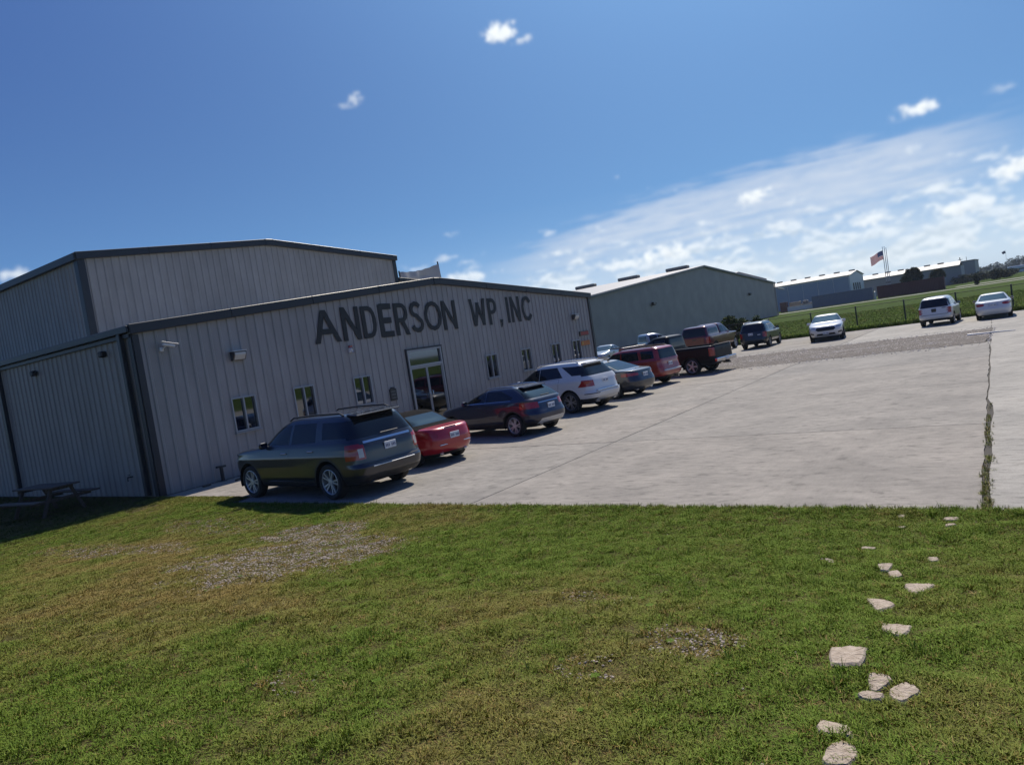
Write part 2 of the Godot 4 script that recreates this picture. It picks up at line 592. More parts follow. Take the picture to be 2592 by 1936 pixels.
func shell_mesh(rows: Array, regs: Array, body: MB, under: MB, q := 1.0) -> void:
	var s := shell_sampler(rows)
	var total: float = s.t[s.t.size() - 1]
	var levels := int(maxf(14.0, 46.0 * q))
	var NP := int(34 * q) + 2
	var NQ := int(14 * q) + 2
	var per := []
	for i in NP: per.append(Vector2(-1.0 + 2.0 * i / NP, 1.0))
	for i in NQ: per.append(Vector2(1.0, 1.0 - 2.0 * i / NQ))
	for i in NP: per.append(Vector2(1.0 - 2.0 * i / NP, -1.0))
	for i in NQ: per.append(Vector2(-1.0, -1.0 + 2.0 * i / NQ))
	# levels evenly along the profile, plus every given row
	var tl := []
	for i in levels + 1: tl.append(total * i / levels)
	for t in s.t: tl.append(t)
	tl.sort()
	var ts := [tl[0]]
	for t in tl:
		if t - ts[-1] > 0.006: ts.append(t)
	var M := per.size()
	var G := []
	for t in ts:
		var r := shell_row(s, t)
		var line := PackedVector3Array()
		var xc := (r[1] + r[2]) * 0.5
		var a := (r[2] - r[1]) * 0.5
		for p in per:
			var nn := r[4] if p.x < 0.0 else r[5]
			var k := pow(pow(absf(p.x), nn) + pow(absf(p.y), nn), -1.0 / nn)
			line.append(Vector3(xc + a * p.x * k, r[0], r[3] * p.y * k))
		G.append(line)
	var NN := []
	for i in G.size():
		var line := PackedVector3Array()
		var up: PackedVector3Array = G[mini(i + 1, G.size() - 1)]
		var dn: PackedVector3Array = G[maxi(i - 1, 0)]
		for j in M:
			var du: Vector3 = G[i][(j + 1) % M] - G[i][(j + M - 1) % M]
			var dv := up[j] - dn[j]
			var k := du.cross(dv)
			line.append(k.normalized() if k.length() > 1e-9 else Vector3.UP)
		NN.append(line)
	for i in G.size() - 1:
		for j in M:
			var k := (j + 1) % M
			var q4 := [G[i][j], G[i][k], G[i + 1][k], G[i + 1][j]]
			var n4 := [NN[i][j], NN[i][k], NN[i + 1][k], NN[i + 1][j]]
			for t in [[0, 1, 2], [0, 2, 3]]:
				var P := PackedVector3Array([q4[t[0]], q4[t[1]], q4[t[2]]])
				if (P[1] - P[0]).cross(P[2] - P[0]).length_squared() < 1e-12: continue
				var N := PackedVector3Array([n4[t[0]], n4[t[1]], n4[t[2]]])
				for piece in carve(P, N, regs):
					body.poly(piece[0], piece[1])
	# caps
	for e in [0, G.size() - 1]:
		var line: PackedVector3Array = G[e]
		var k := Vector3.DOWN if e == 0 else Vector3.UP
		var ct := Vector3((line[0].x + line[NP].x) * 0.5, line[0].y, 0)
		var dst := under if e == 0 else body
		for j in M:
			dst.tri(ct, line[j], line[(j + 1) % M], k, k, k)

func make_wheel(r: float, w: float, spokes: int, rim_mat: Material, twin := false) -> Node3D:
	var o := Node3D.new()
	o.name = "wheel"
	var t := MB.new()
	var ri := r * 0.70
	t.lathe([Vector2(ri, -w * 0.5), Vector2(r * 0.90, -w * 0.5), Vector2(r * 0.985, -w * 0.36), Vector2(r, -w * 0.2), Vector2(r, w * 0.2), Vector2(r * 0.985, w * 0.36), Vector2(r * 0.90, w * 0.5), Vector2(r * 0.78, w * 0.5), Vector2(ri, w * 0.44)], 30)
	part(t, "tyre", MT.rubber, o)
	var m := MB.new()
	m.lathe([Vector2(ri, w * 0.44), Vector2(ri * 0.955, w * 0.46), Vector2(ri * 0.92, w * 0.40), Vector2(ri * 0.90, -w * 0.3)], 30)
	m.lathe([Vector2(0.075, w * 0.30), Vector2(0.07, w * 0.40), Vector2(0.0, w * 0.42)], 14)
	for i in spokes:
		var offs := [-0.20, 0.20] if twin else [0.0]
		for of in offs:
			var a: float = TAU * i / spokes + of
			var d := Vector3(cos(a), sin(a), 0)
			var sd := Vector3(-sin(a), cos(a), 0)
			var w0 := 0.016 if twin else 0.040
			var w1 := 0.017 if twin else 0.030
			var z0 := w * 0.36
			var z1 := w * 0.42
			var p := [d * 0.05 - sd * w0, d * 0.05 + sd * w0, d * ri * 0.93 + sd * w1, d * ri * 0.93 - sd * w1]
			var f0 := Vector3(0, 0, z0)
			var f1 := Vector3(0, 0, z1)
			var bk := Vector3(0, 0, -0.035)
			m.quad(p[0] + f0, p[3] + f1, p[2] + f1, p[1] + f0)
			m.quad(p[0] + f0 + bk, p[3] + f1 + bk, p[3] + f1, p[0] + f0)
			m.quad(p[1] + f0, p[2] + f1, p[2] + f1 + bk, p[1] + f0 + bk)
	part(m, "rim", rim_mat, o)
	var b := MB.new()
	b.lathe([Vector2(ri * 0.9, -w * 0.25), Vector2(0.0, -w * 0.25)], 24)
	b.lathe([Vector2(ri * 0.66, -w * 0.05), Vector2(ri * 0.66, w * 0.08), Vector2(0.0, w * 0.08)], 20)
	part(b, "brake_disc", MT.brake, o)
	return o

func build_car(sp: Dictionary) -> Node3D:
	var f: Vector3 = sp.heading.normalized()
	var wb: float = sp.axles[0] - sp.axles[1]
	var mid: float = (sp.axles[0] + sp.axles[1]) * 0.5
	var ra: Vector2 = sp.rear_axle
	var at: Vector3 = Vector3(ra.x, sp.get("y", 0.0), ra.y) - f * float(sp.axles[1]) * float(sp.get("scale", 1.0))
	var car := thing(sp.get("name", "parked_car"), sp.label, sp.get("category", "car"), at, atan2(-f.z, f.x), sp.get("group", ""))
	car.scale = Vector3.ONE * float(sp.get("scale", 1.0))
	var q: float = sp.get("q", 1.0)
	var pm: Material = MT[sp.paint]
	var body := MB.new()
	var under := MB.new()
	var wr: float = sp.wheel_r
	var R: float = sp.get("arch", wr + 0.055)
	var regs := []
	for ax in sp.axles:
		region(regs, "", null, "S", Array(circle_poly(ax, wr, R)))
	if sp.has("arch_trim"):
		for ax in sp.axles:
			region(regs, "arch_trim", MT.plastic_black, "S", Array(circle_poly(ax, wr, R + sp.arch_trim)))
	for r in sp.regions:
		if r[0] == "door":
			var pts: Array = r[3]
			region(regs, r[0], pm, r[2], pts)
			var c := Vector2.ZERO
			for p in pts: c += Vector2(p[0], p[1])
			c /= pts.size()
			var big := []
			for p in pts:
				var d := Vector2(p[0], p[1]) - c
				big.append(Vector2(p[0], p[1]) + Vector2(signf(d.x), signf(d.y)) * 0.009)
			region(regs, "seam", MT.trim_black, r[2], big)
		else:
			var mat = null
			if r[1] is String and r[1] != "": mat = pm if r[1] == "paint" else MT[r[1]]
			region(regs, r[0], mat, r[2], r[3])
	for sh in sp.shells:
		shell_mesh(sh, regs, body, under, q)
	part(body, "body", pm, car)
	var merged := {}
	for r in regs:
		if r.name == "" or r.mb.v.size() == 0: continue
		var key: String = r.name
		if r.name in ["tail_light", "headlight", "lower_cladding"]:   # wraps round the corner: one part each side
			key += "L" if r.mb.v[0].z < 0 and r.name != "lower_cladding" else "R"
		elif r.name != "seam":
			part(r.mb, r.name, r.mat, car)
			continue
		if merged.has(key):
			merged[key].mb.v.append_array(r.mb.v)
			merged[key].mb.n.append_array(r.mb.n)
		else:
			merged[key] = r
	for key in merged:
		var r = merged[key]
		part(r.mb, "door_gap" if r.name == "seam" else r.name, r.mat, car)
	# underside and wheel wells
	var W: float = sp.half
	for ax in sp.axles:
		for sg in [-1.0, 1.0]:
			var zo: float = half_width_at(sp.shells[0], ax, wr + R * 0.75) - 0.012
			var zi := zo - 0.34
			for i in 14:
				var a0 := -0.25 + (PI + 0.5) * i / 14.0
				var a1 := -0.25 + (PI + 0.5) * (i + 1) / 14.0
				var d0 := Vector3(cos(a0), sin(a0), 0)
				var d1 := Vector3(cos(a1), sin(a1), 0)
				var c := Vector3(ax, wr, 0)
				under.quadn(c + d0 * R + Vector3(0, 0, zo * sg), c + d1 * R + Vector3(0, 0, zo * sg), c + d1 * R + Vector3(0, 0, zi * sg), c + d0 * R + Vector3(0, 0, zi * sg), -d0, -d1, -d1, -d0)
				under.tri(c + Vector3(0, 0, zi * sg), c + d0 * R + Vector3(0, 0, zi * sg), c + d1 * R + Vector3(0, 0, zi * sg), Vector3(0, 0, sg), Vector3(0, 0, sg), Vector3(0, 0, sg))
	part(under, "underbody", MT.under, car)
	var proto := make_wheel(wr, sp.get("tyre_w", 0.23), sp.get("spokes", 5), MT[sp.get("rim", "alloy")], sp.get("twin", false))
	for ax in sp.axles:
		for sg in [-1.0, 1.0]:
			var wh: Node3D = proto.duplicate()
			wh.name = "wheel"
			car.add_child(wh, true)
			var zz: float = half_width_at(sp.shells[0], ax, wr + R * 0.6) - sp.get("tyre_w", 0.23) * 0.5 - 0.015
			wh.position = Vector3(ax, wr - 0.004, zz * sg)
			if sg < 0: wh.rotation.y = PI
	proto.free()
	# small fittings
	for a in sp.get("fit", []):
		fitting(car, sp, a, pm)
	return car

func fitting(car: Node3D, sp: Dictionary, a: Array, pm: Material) -> void:
	var sh: Array = sp.shells[0]
	var m := MB.new()
	match a[0]:
		"handle":   # x, y, material
			for sg in [-1.0, 1.0]:
				var k := MB.new()
				var z := half_width_at(sh, a[1], a[2])
				k.box(Vector3(a[1], a[2], sg * (z + 0.018)), Vector3(0.20, 0.032, 0.03), 0.01)
				part(k, "door_handle", pm if a[3] == "paint" else MT[a[3]], car)
		"mirror":   # x, y, z
			for sg in [-1.0, 1.0]:
				var k := MB.new()
				k.box(Vector3(a[1], a[2], sg * (a[3] + 0.10)), Vector3(0.10, 0.15, 0.20), 0.045)
				k.box(Vector3(a[1] - 0.01, a[2] - 0.04, sg * (a[3] - 0.02)), Vector3(0.05, 0.04, 0.12), 0.01)
				var mi := part(k, "wing_mirror", pm if a[4] == "paint" else MT[a[4]], car)
				var g := MB.new()
				g.box(Vector3(a[1] - 0.052, a[2] + 0.005, sg * (a[3] + 0.10)), Vector3(0.006, 0.115, 0.16), 0.0)
				part(g, "mirror_glass", MT.glass_mirror, mi)
		"plate":    # rear true, y, z, shell index, tilt
			var rear: bool = a[1]
			var x := end_at(sp.shells[a[4]], a[2], a[3], rear)
			var b := Basis(Vector3.BACK, a[5] if a.size() > 5 else 0.0)
			var sg := -1.0 if rear else 1.0
			m.box(Vector3(x + sg * 0.018, a[2], a[3]), Vector3(0.02, 0.15, 0.31), 0.004, b)
			var pl := part(m, "licence_plate", MT.plate, car)
			var t := MB.new()
			for i in 7:
				if i == 3: continue
				t.box(Vector3(x + sg * 0.0295, a[2] - 0.008, a[3] - 0.12 + i * 0.04), Vector3(0.003, 0.062, 0.024), 0.0, b)
			part(t, "plate_characters", MT.plate_print, pl)
		"rails":    # x0, x1, y, z, mat
			for sg in [-1.0, 1.0]:
				var k := MB.new()
				var z: float = a[4] * sg
				k.tube(PackedVector3Array([Vector3(a[1], a[3] - 0.05, z), Vector3(a[1] + 0.12, a[3], z), Vector3((a[1] + a[2]) * 0.5, a[3] + 0.015, z), Vector3(a[2] - 0.14, a[3] - 0.005, z), Vector3(a[2], a[3] - 0.065, z)]), 0.02, 0.02, 8)
				part(k, "roof_rail", MT[a[5]], car)
		"spoiler":  # x, y, half width, length, mat
			m.box(Vector3(a[1], a[2], 0), Vector3(a[4], 0.035, a[3] * 2.0), 0.015, Basis(Vector3.BACK, 0.08))
			part(m, "roof_spoiler", pm if a[5] == "paint" else MT[a[5]], car)
		"box":      # name, centre, size, mat, bevel, tilt
			m.box(a[2], a[3], a[5] if a.size() > 5 else 0.01, Basis(Vector3.BACK, a[6] if a.size() > 6 else 0.0))
			part(m, a[1], pm if a[4] == "paint" else MT[a[4]], car)
		"pair":     # name, centre (mirrored in z), size, mat, bevel, tilt
			for sg in [-1.0, 1.0]:
				var k := MB.new()
				var c: Vector3 = a[2]
				k.box(Vector3(c.x, c.y, c.z * sg), a[3], a[5] if a.size() > 5 else 0.01, Basis(Vector3.BACK, a[6] if a.size() > 6 else 0.0))
				part(k, a[1], pm if a[4] == "paint" else MT[a[4]], car)
		"pipe":     # name, a, b, r, mat
			m.bar(a[2], a[3], a[4], -1.0, 10)
			part(m, a[1], MT[a[5]], car)
		"bed":      # x0, x1, half width, floor y, rim y : the open box of a pickup
			var x0: float = a[1]
			var x1: float = a[2]
			var z: float = a[3]
			var y0: float = a[4]
			var y1: float = a[5]
			m.quad(Vector3(x0, y0, -z), Vector3(x0, y0, z), Vector3(x1, y0, z), Vector3(x1, y0, -z))
			m.quad(Vector3(x0, y0, z), Vector3(x0, y1, z), Vector3(x1, y1, z), Vector3(x1, y0, z))
			m.quad(Vector3(x1, y0, -z), Vector3(x1, y1, -z), Vector3(x0, y1, -z), Vector3(x0, y0, -z))
			m.quad(Vector3(x0, y0, -z), Vector3(x0, y1, -z), Vector3(x0, y1, z), Vector3(x0, y0, z))
			m.quad(Vector3(x1, y0, z), Vector3(x1, y1, z), Vector3(x1, y1, -z), Vector3(x1, y0, -z))
			part(m, "bed_liner", MT.plastic_black, car)

func fill(rows: Array, nr: float, nf: float, top_y := 1.0) -> Array:
	var o := []
	for r in rows:
		var up: bool = r[0] > top_y
		o.append([r[0], r[1], r[2], r[3], (nr + 1.0) if up else nr, (nf + 1.5) if up else nf])
	return o

func clad(y: float) -> Array:
	var out := []
	for w in ["S", "B", "F"]:
		out.append(["lower_cladding", "plastic_black", w, [[-4, 0], [4, 0], [4, y], [-4, y]]])
	return out

func both(called: String, m: String, view: String, z0: float, z1: float, y0: float, y1: float, y2 := -1.0) -> Array:
	# the same patch on either side of the middle of the nose or the tail
	var t := y1 if y2 < 0.0 else y2
	return [[called, m, view, [[z0, y0], [z1, y0], [z1, t], [z0, y1]]], [called, m, view, [[-z0, y0], [-z1, y0], [-z1, t], [-z0, y1]]]]

func rows_suv() -> Array:
	var o := []
	for r in fill([[0.25, -2.1, 2.1, 0.80], [0.33, -2.36, 2.25, 0.93], [0.50, -2.49, 2.33, 0.985], [0.64, -2.51, 2.37, 0.995], [0.74, -2.45, 2.39, 1.0], [0.94, -2.43, 2.38, 1.0], [0.99, -2.425, 2.36, 0.99], [1.06, -2.41, 2.28, 0.975], [1.14, -2.38, 1.9, 0.955], [1.20, -2.35, 1.2, 0.93], [1.24, -2.33, 1.02, 0.905], [1.49, -2.20, 0.62, 0.80], [1.66, -2.08, 0.30, 0.715], [1.73, -1.98, 0.05, 0.66], [1.77, -1.8, -0.25, 0.56], [1.795, -1.35, -0.6, 0.32], [1.802, -0.95, -0.9, 0.02]], 8.0, 6.0):
		o.append([r[0] * 0.975, r[1], r[2], r[3], r[4], r[5]])
	return o

func rows_lux_suv() -> Array:
	return fill([[0.26, -2.1, 2.0, 0.80], [0.36, -2.35, 2.2, 0.91], [0.52, -2.45, 2.30, 0.955], [0.64, -2.47, 2.33, 0.965], [0.72, -2.40, 2.32, 0.965], [0.95, -2.36, 2.2, 0.965], [1.05, -2.33, 1.85, 0.955], [1.12, -2.30, 1.2, 0.93], [1.18, -2.27, 1.0, 0.90], [1.40, -2.10, 0.60, 0.80], [1.60, -1.92, 0.22, 0.70], [1.68, -1.8, 0.0, 0.63], [1.72, -1.55, -0.25, 0.50], [1.742, -1.1, -0.6, 0.25], [1.748, -0.9, -0.8, 0.02]], 6.5, 5.5)

func rows_crossover() -> Array:
	return fill([[0.24, -1.95, 1.9, 0.74], [0.34, -2.12, 2.1, 0.85], [0.50, -2.20, 2.18, 0.895], [0.62, -2.20, 2.20, 0.90], [0.72, -2.14, 2.18, 0.90], [0.90, -2.08, 2.0, 0.895], [0.98, -2.05, 1.6, 0.885], [1.04, -2.02, 1.1, 0.86], [1.08, -1.98, 0.95, 0.83], [1.25, -1.75, 0.5, 0.74], [1.38, -1.52, 0.1, 0.66], [1.44, -1.38, -0.15, 0.60], [1.475, -1.1, -0.4, 0.46], [1.49, -0.8, -0.6, 0.2], [1.495, -0.72, -0.68, 0.02]], 5.5, 4.6)

func rows_boxy() -> Array:
	return fill([[0.28, -1.95, 1.85, 0.74], [0.38, -2.15, 2.05, 0.84], [0.55, -2.24, 2.15, 0.875], [0.68, -2.22, 2.15, 0.88], [0.9, -2.17, 2.13, 0.88], [1.0, -2.16, 2.0, 0.875], [1.06, -2.15, 1.5, 0.865], [1.10, -2.14, 1.0, 0.85], [1.14, -2.12, 0.9, 0.83], [1.40, -2.06, 0.55, 0.76], [1.56, -2.0, 0.3, 0.70], [1.62, -1.9, 0.1, 0.64], [1.655, -1.5, -0.2, 0.45], [1.665, -0.8, -0.7, 0.05]], 11.0, 6.5)

func rows_mid_suv() -> Array:
	return fill([[0.30, -2.0, 2.0, 0.76], [0.40, -2.25, 2.2, 0.88], [0.56, -2.35, 2.28, 0.925], [0.70, -2.33, 2.3, 0.93], [0.95, -2.28, 2.25, 0.93], [1.05, -2.26, 2.0, 0.92], [1.12, -2.24, 1.2, 0.90], [1.17, -2.22, 1.0, 0.87], [1.45, -2.08, 0.6, 0.78], [1.64, -1.95, 0.25, 0.69], [1.72, -1.8, 0.0, 0.60], [1.755, -1.4, -0.3, 0.42], [1.77, -0.9, -0.8, 0.04]], 8.0, 5.0)

func rows_sedan() -> Array:
	return fill([[0.20, -2.0, 1.95, 0.76], [0.30, -2.25, 2.2, 0.87], [0.48, -2.36, 2.35, 0.915], [0.60, -2.37, 2.38, 0.92], [0.75, -2.30, 2.35, 0.92], [0.88, -2.27, 2.2, 0.915], [0.95, -2.25, 1.8, 0.905], [1.00, -2.2, 1.3, 0.89], [1.03, -2.0, 1.05, 0.86], [1.06, -1.75, 0.95, 0.83], [1.20, -1.35, 0.55, 0.74], [1.34, -0.95, 0.15, 0.65], [1.41, -0.75, -0.1, 0.58], [1.445, -0.6, -0.25, 0.4], [1.455, -0.45, -0.38, 0.05]], 5.0, 4.6)

func rows_roadster() -> Array:
	return fill([[0.20, -1.8, 1.8, 0.72], [0.30, -2.0, 2.0, 0.83], [0.48, -2.1, 2.12, 0.87], [0.62, -2.1, 2.15, 0.875], [0.80, -2.05, 2.1, 0.875], [0.88, -2.02, 1.95, 0.865], [0.93, -1.95, 1.3, 0.85], [0.97, -1.6, 0.9, 0.83], [1.00, -1.35, 0.75, 0.79], [1.15, -1.05, 0.4, 0.70], [1.28, -0.75, 0.1, 0.62], [1.33, -0.6, -0.05, 0.52], [1.355, -0.45, -0.2, 0.3], [1.36, -0.35, -0.3, 0.03]], 4.5, 4.2)

func rows_pickup() -> Array:
	return fill([[0.38, -2.7, 2.4, 0.85], [0.48, -2.95, 2.6, 0.95], [0.62, -3.0, 2.72, 0.98], [0.82, -3.0, 2.75, 0.99], [1.0, -3.0, 2.72, 0.99], [1.12, -2.99, 2.6, 0.985], [1.18, -2.98, 2.2, 0.975], [1.22, -2.96, 1.4, 0.955], [1.24, -2.94, 1.2, 0.93], [1.25, -2.88, 1.1, 0.86], [1.252, -1.2, 0.0, 0.02]], 14.0, 5.0)

func rows_cab() -> Array:
	return fill([[1.2, -0.74, 1.25, 0.93], [1.3, -0.73, 1.1, 0.90], [1.6, -0.70, 0.65, 0.81], [1.82, -0.66, 0.3, 0.72], [1.88, -0.6, 0.1, 0.66], [1.915, -0.4, -0.1, 0.5], [1.925, -0.1, 0.0, 0.05]], 10.0, 5.0)

func rows_cap() -> Array:
	return fill([[1.2, -2.97, -0.78, 0.93], [1.5, -2.9, -0.78, 0.87], [1.78, -2.8, -0.78, 0.78], [1.85, -2.7, -0.85, 0.70], [1.885, -2.3, -1.3, 0.45], [1.892, -1.9, -1.8, 0.03]], 10.0, 10.0)

func build_cars() -> void:
	var row := Vector3(sin(0.13), 0, -cos(0.13))
	var front_row := "cars parked nose-in along the office front"
	# 1 large charcoal SUV
	build_car({"name": "parked_suv", "category": "suv", "label": "large charcoal SUV with roof rails, twin-spoke alloy wheels and a chrome tailgate bar", "group": front_row,
		"heading": Vector3(sin(0.06), 0, -cos(0.06)), "rear_axle": Vector2(10.12, -11.36), "axles": [1.52, -1.50], "wheel_r": 0.385, "arch": 0.45, "half": 1.0, "paint": "paint_charcoal", "spokes": 5, "twin": true, "rim": "alloy", "q": 1.25,
		"scale": 0.94, "shells": [rows_suv()], "arch_trim": 0.05,
		"regions": both("tail_lens", "tail_clear", "B", 0.70, 0.80, 0.84, 1.02) + both("tail_light", "tail_red", "B", 0.66, 1.02, 0.80, 1.09, 1.13) + [["tail_light", "tail_red", "S", [[-2.7, 1.03], [-2.40, 1.03], [-2.16, 1.07], [-2.16, 1.12], [-2.7, 1.13]]], ["tail_light", "tail_red", "S", [[-2.7, 0.80], [-2.47, 0.82], [-2.40, 1.03], [-2.7, 1.03]]],
			["chrome_bar", "chrome", "B", [[-0.64, 1.11], [0.64, 1.11], [0.64, 1.155], [-0.64, 1.155]]],
			["side_window", "glass_dark", "S", [[0.84, 1.2], [0.28, 1.585], [-0.16, 1.61], [-0.16, 1.2]]],
			["side_window", "glass_dark", "S", [[-0.24, 1.2], [-0.24, 1.61], [-1.06, 1.61], [-1.12, 1.22]]],
			["quarter_window", "glass_dark", "S", [[-1.34, 1.26], [-1.26, 1.60], [-2.6, 1.57], [-2.7, 1.26]]],
			["rear_window", "glass_dark", "B", [[-0.95, 1.22], [0.95, 1.22], [0.85, 1.59], [-0.85, 1.59]]],
			["windscreen", "glass_dark", "F", [[-0.82, 1.21], [0.82, 1.21], [0.66, 1.60], [-0.66, 1.60]]],
			["headlight", "head_clear", "F", [[0.55, 0.86], [1.0, 0.86], [1.0, 1.0], [0.55, 0.98]]], ["headlight", "head_clear", "F", [[-0.55, 0.86], [-1.0, 0.86], [-1.0, 1.0], [-0.55, 0.98]]],
			["grille", "trim_black", "F", [[-0.5, 0.66], [0.5, 0.66], [0.5, 0.98], [-0.5, 0.98]]],
			["bumper_step", "plastic_black", "B", [[-0.8, 0.675], [0.8, 0.675], [0.8, 0.70], [-0.8, 0.70]]],
			["door", "paint", "S", [[0.80, 0.46], [0.83, 1.16], [-0.19, 1.18], [-0.19, 0.46]]], ["door", "paint", "S", [[-0.22, 0.46], [-0.22, 1.18], [-1.2, 1.2], [-1.0, 0.75], [-0.98, 0.46]]],
			["rocker_strip", "chrome", "S", [[-0.95, 0.40], [0.92, 0.40], [0.92, 0.425], [-0.95, 0.425]]]] + clad(0.44),
		"fit": [["handle", -0.02, 1.02, "chrome"], ["handle", -1.0, 1.04, "chrome"], ["mirror", 0.72, 1.22, 0.90, "paint"], ["plate", true, 0.97, 0.0, 0], ["rails", -1.85, 0.05, 1.755, 0.62, "plastic_black"], ["spoiler", -2.08, 1.69, 0.60, 0.34, "paint"],
			["box", "rear_wiper", Vector3(-2.37, 1.25, 0.08), Vector3(0.02, 0.02, 0.5), "plastic_black"], ["box", "bumper_bar", Vector3(-2.49, 0.62, 0), Vector3(0.05, 0.03, 1.15), "alloy", 0.012], ["pair", "exhaust_tip", Vector3(-2.28, 0.33, 0.52), Vector3(0.16, 0.06, 0.14), "chrome", 0.025]]})
	# 2 red soft-top
	build_car({"name": "parked_convertible", "category": "car", "label": "low bright red convertible with its black soft top closed", "group": front_row,
		"heading": row, "scale": 0.91, "rear_axle": Vector2(12.78, -11.82), "axles": [1.25, -1.25], "wheel_r": 0.32, "half": 0.87, "paint": "paint_red", "spokes": 7, "rim": "alloy", "shells": [rows_roadster()],
		"regions": both("tail_light", "tail_red", "B", 0.50, 0.9, 0.70, 0.80, 0.86) + [["tail_light", "tail_red", "S", [[-2.2, 0.72], [-1.82, 0.76], [-1.86, 0.84], [-2.2, 0.86]]],
			["rear_window", "glass_dark", "B", [[-0.60, 1.02], [0.60, 1.02], [0.48, 1.26], [-0.48, 1.26]]], ["windscreen", "glass_dark", "F", [[-0.74, 1.0], [0.74, 1.0], [0.58, 1.27], [-0.58, 1.27]]],
			["side_window", "glass_dark", "S", [[0.55, 1.0], [0.12, 1.24], [-0.6, 1.24], [-0.7, 1.0]]],
			["soft_top", "soft_top", "T", [[-1.6, -1], [0.14, -1], [0.14, 1], [-1.6, 1]]], ["soft_top", "soft_top", "B", [[-1, 0.99], [1, 0.99], [1, 1.6], [-1, 1.6]]], ["soft_top", "soft_top", "S", [[-1.6, 0.99], [0.3, 0.99], [0.1, 1.6], [-1.6, 1.6]]],
			["door", "paint", "S", [[0.62, 0.36], [0.66, 0.95], [-0.62, 0.96], [-0.7, 0.5], [-0.6, 0.36]]], ["boot_lid", "paint", "B", [[-0.48, 0.58], [0.48, 0.58], [0.62, 0.93], [-0.62, 0.93]]]] + clad(0.30),
		"fit": [["handle", -0.45, 0.82, "paint"], ["mirror", 0.5, 1.0, 0.78, "paint"], ["plate", true, 0.70, 0.0, 0], ["box", "brake_lamp", Vector3(-1.98, 0.945, 0), Vector3(0.04, 0.02, 0.4), "tail_red"], ["pair", "exhaust_tip", Vector3(-1.93, 0.27, 0.40), Vector3(0.14, 0.06, 0.12), "chrome", 0.025], ["pair", "bumper_strip", Vector3(-2.075, 0.50, 0.40), Vector3(0.05, 0.02, 0.26), "chrome", 0.008]]})
	# 3 navy crossover
	build_car({"name": "parked_crossover", "category": "car", "label": "dark navy crossover with round-ended red tail lamps and a silver bumper skid plate", "group": front_row,
		"heading": row, "scale": 0.90, "rear_axle": Vector2(16.42, -11.42), "axles": [1.35, -1.35], "wheel_r": 0.345, "half": 0.9, "paint": "paint_navy", "spokes": 5, "twin": true, "rim": "alloy", "shells": [rows_crossover()], "arch_trim": 0.045,
		"regions": both("tail_light", "tail_red", "B", 0.46, 0.95, 0.80, 0.97, 1.0) + [["tail_light", "tail_red", "S", [[-2.3, 0.80], [-1.82, 0.86], [-1.78, 0.96], [-2.3, 1.01]]],
			["chrome_bar", "chrome", "B", [[-0.44, 0.925], [0.44, 0.925], [0.44, 0.95], [-0.44, 0.95]]],
			["side_window", "glass_dark", "S", [[0.72, 1.09], [0.12, 1.37], [-0.2, 1.39], [-0.2, 1.08]]], ["side_window", "glass_dark", "S", [[-0.25, 1.08], [-0.25, 1.395], [-0.85, 1.38], [-1.38, 1.17], [-1.32, 1.10]]],
			["rear_window", "glass_dark", "B", [[-0.74, 1.09], [0.74, 1.09], [0.60, 1.41], [-0.60, 1.41]]], ["windscreen", "glass_dark", "F", [[-0.76, 1.09], [0.76, 1.09], [0.62, 1.39], [-0.62, 1.39]]],
			["skid_plate", "alloy", "B", [[-0.62, 0.33], [0.62, 0.33], [0.5, 0.47], [-0.5, 0.47]]],
			["door", "paint", "S", [[0.66, 0.42], [0.72, 1.05], [-0.22, 1.06], [-0.22, 0.42]]], ["door", "paint", "S", [[-0.25, 0.42], [-0.25, 1.06], [-1.25, 1.07], [-0.95, 0.42]]],
			["window_trim", "chrome", "S", [[0.7, 1.062], [-1.3, 1.075], [-1.3, 1.09], [0.7, 1.078]]]] + clad(0.42),
		"fit": [["handle", -0.06, 0.95, "paint"], ["handle", -1.0, 0.97, "paint"], ["mirror", 0.62, 1.10, 0.82, "paint"], ["plate", true, 0.80, 0.05, 0], ["rails", -1.3, 0.0, 1.47, 0.52, "chrome"], ["spoiler", -1.52, 1.42, 0.52, 0.22, "paint"], ["box", "rear_wiper", Vector3(-1.93, 1.13, 0.05), Vector3(0.02, 0.02, 0.4), "plastic_black"], ["pair", "exhaust_tip", Vector3(-2.02, 0.31, 0.42), Vector3(0.12, 0.05, 0.14), "chrome", 0.02]]})
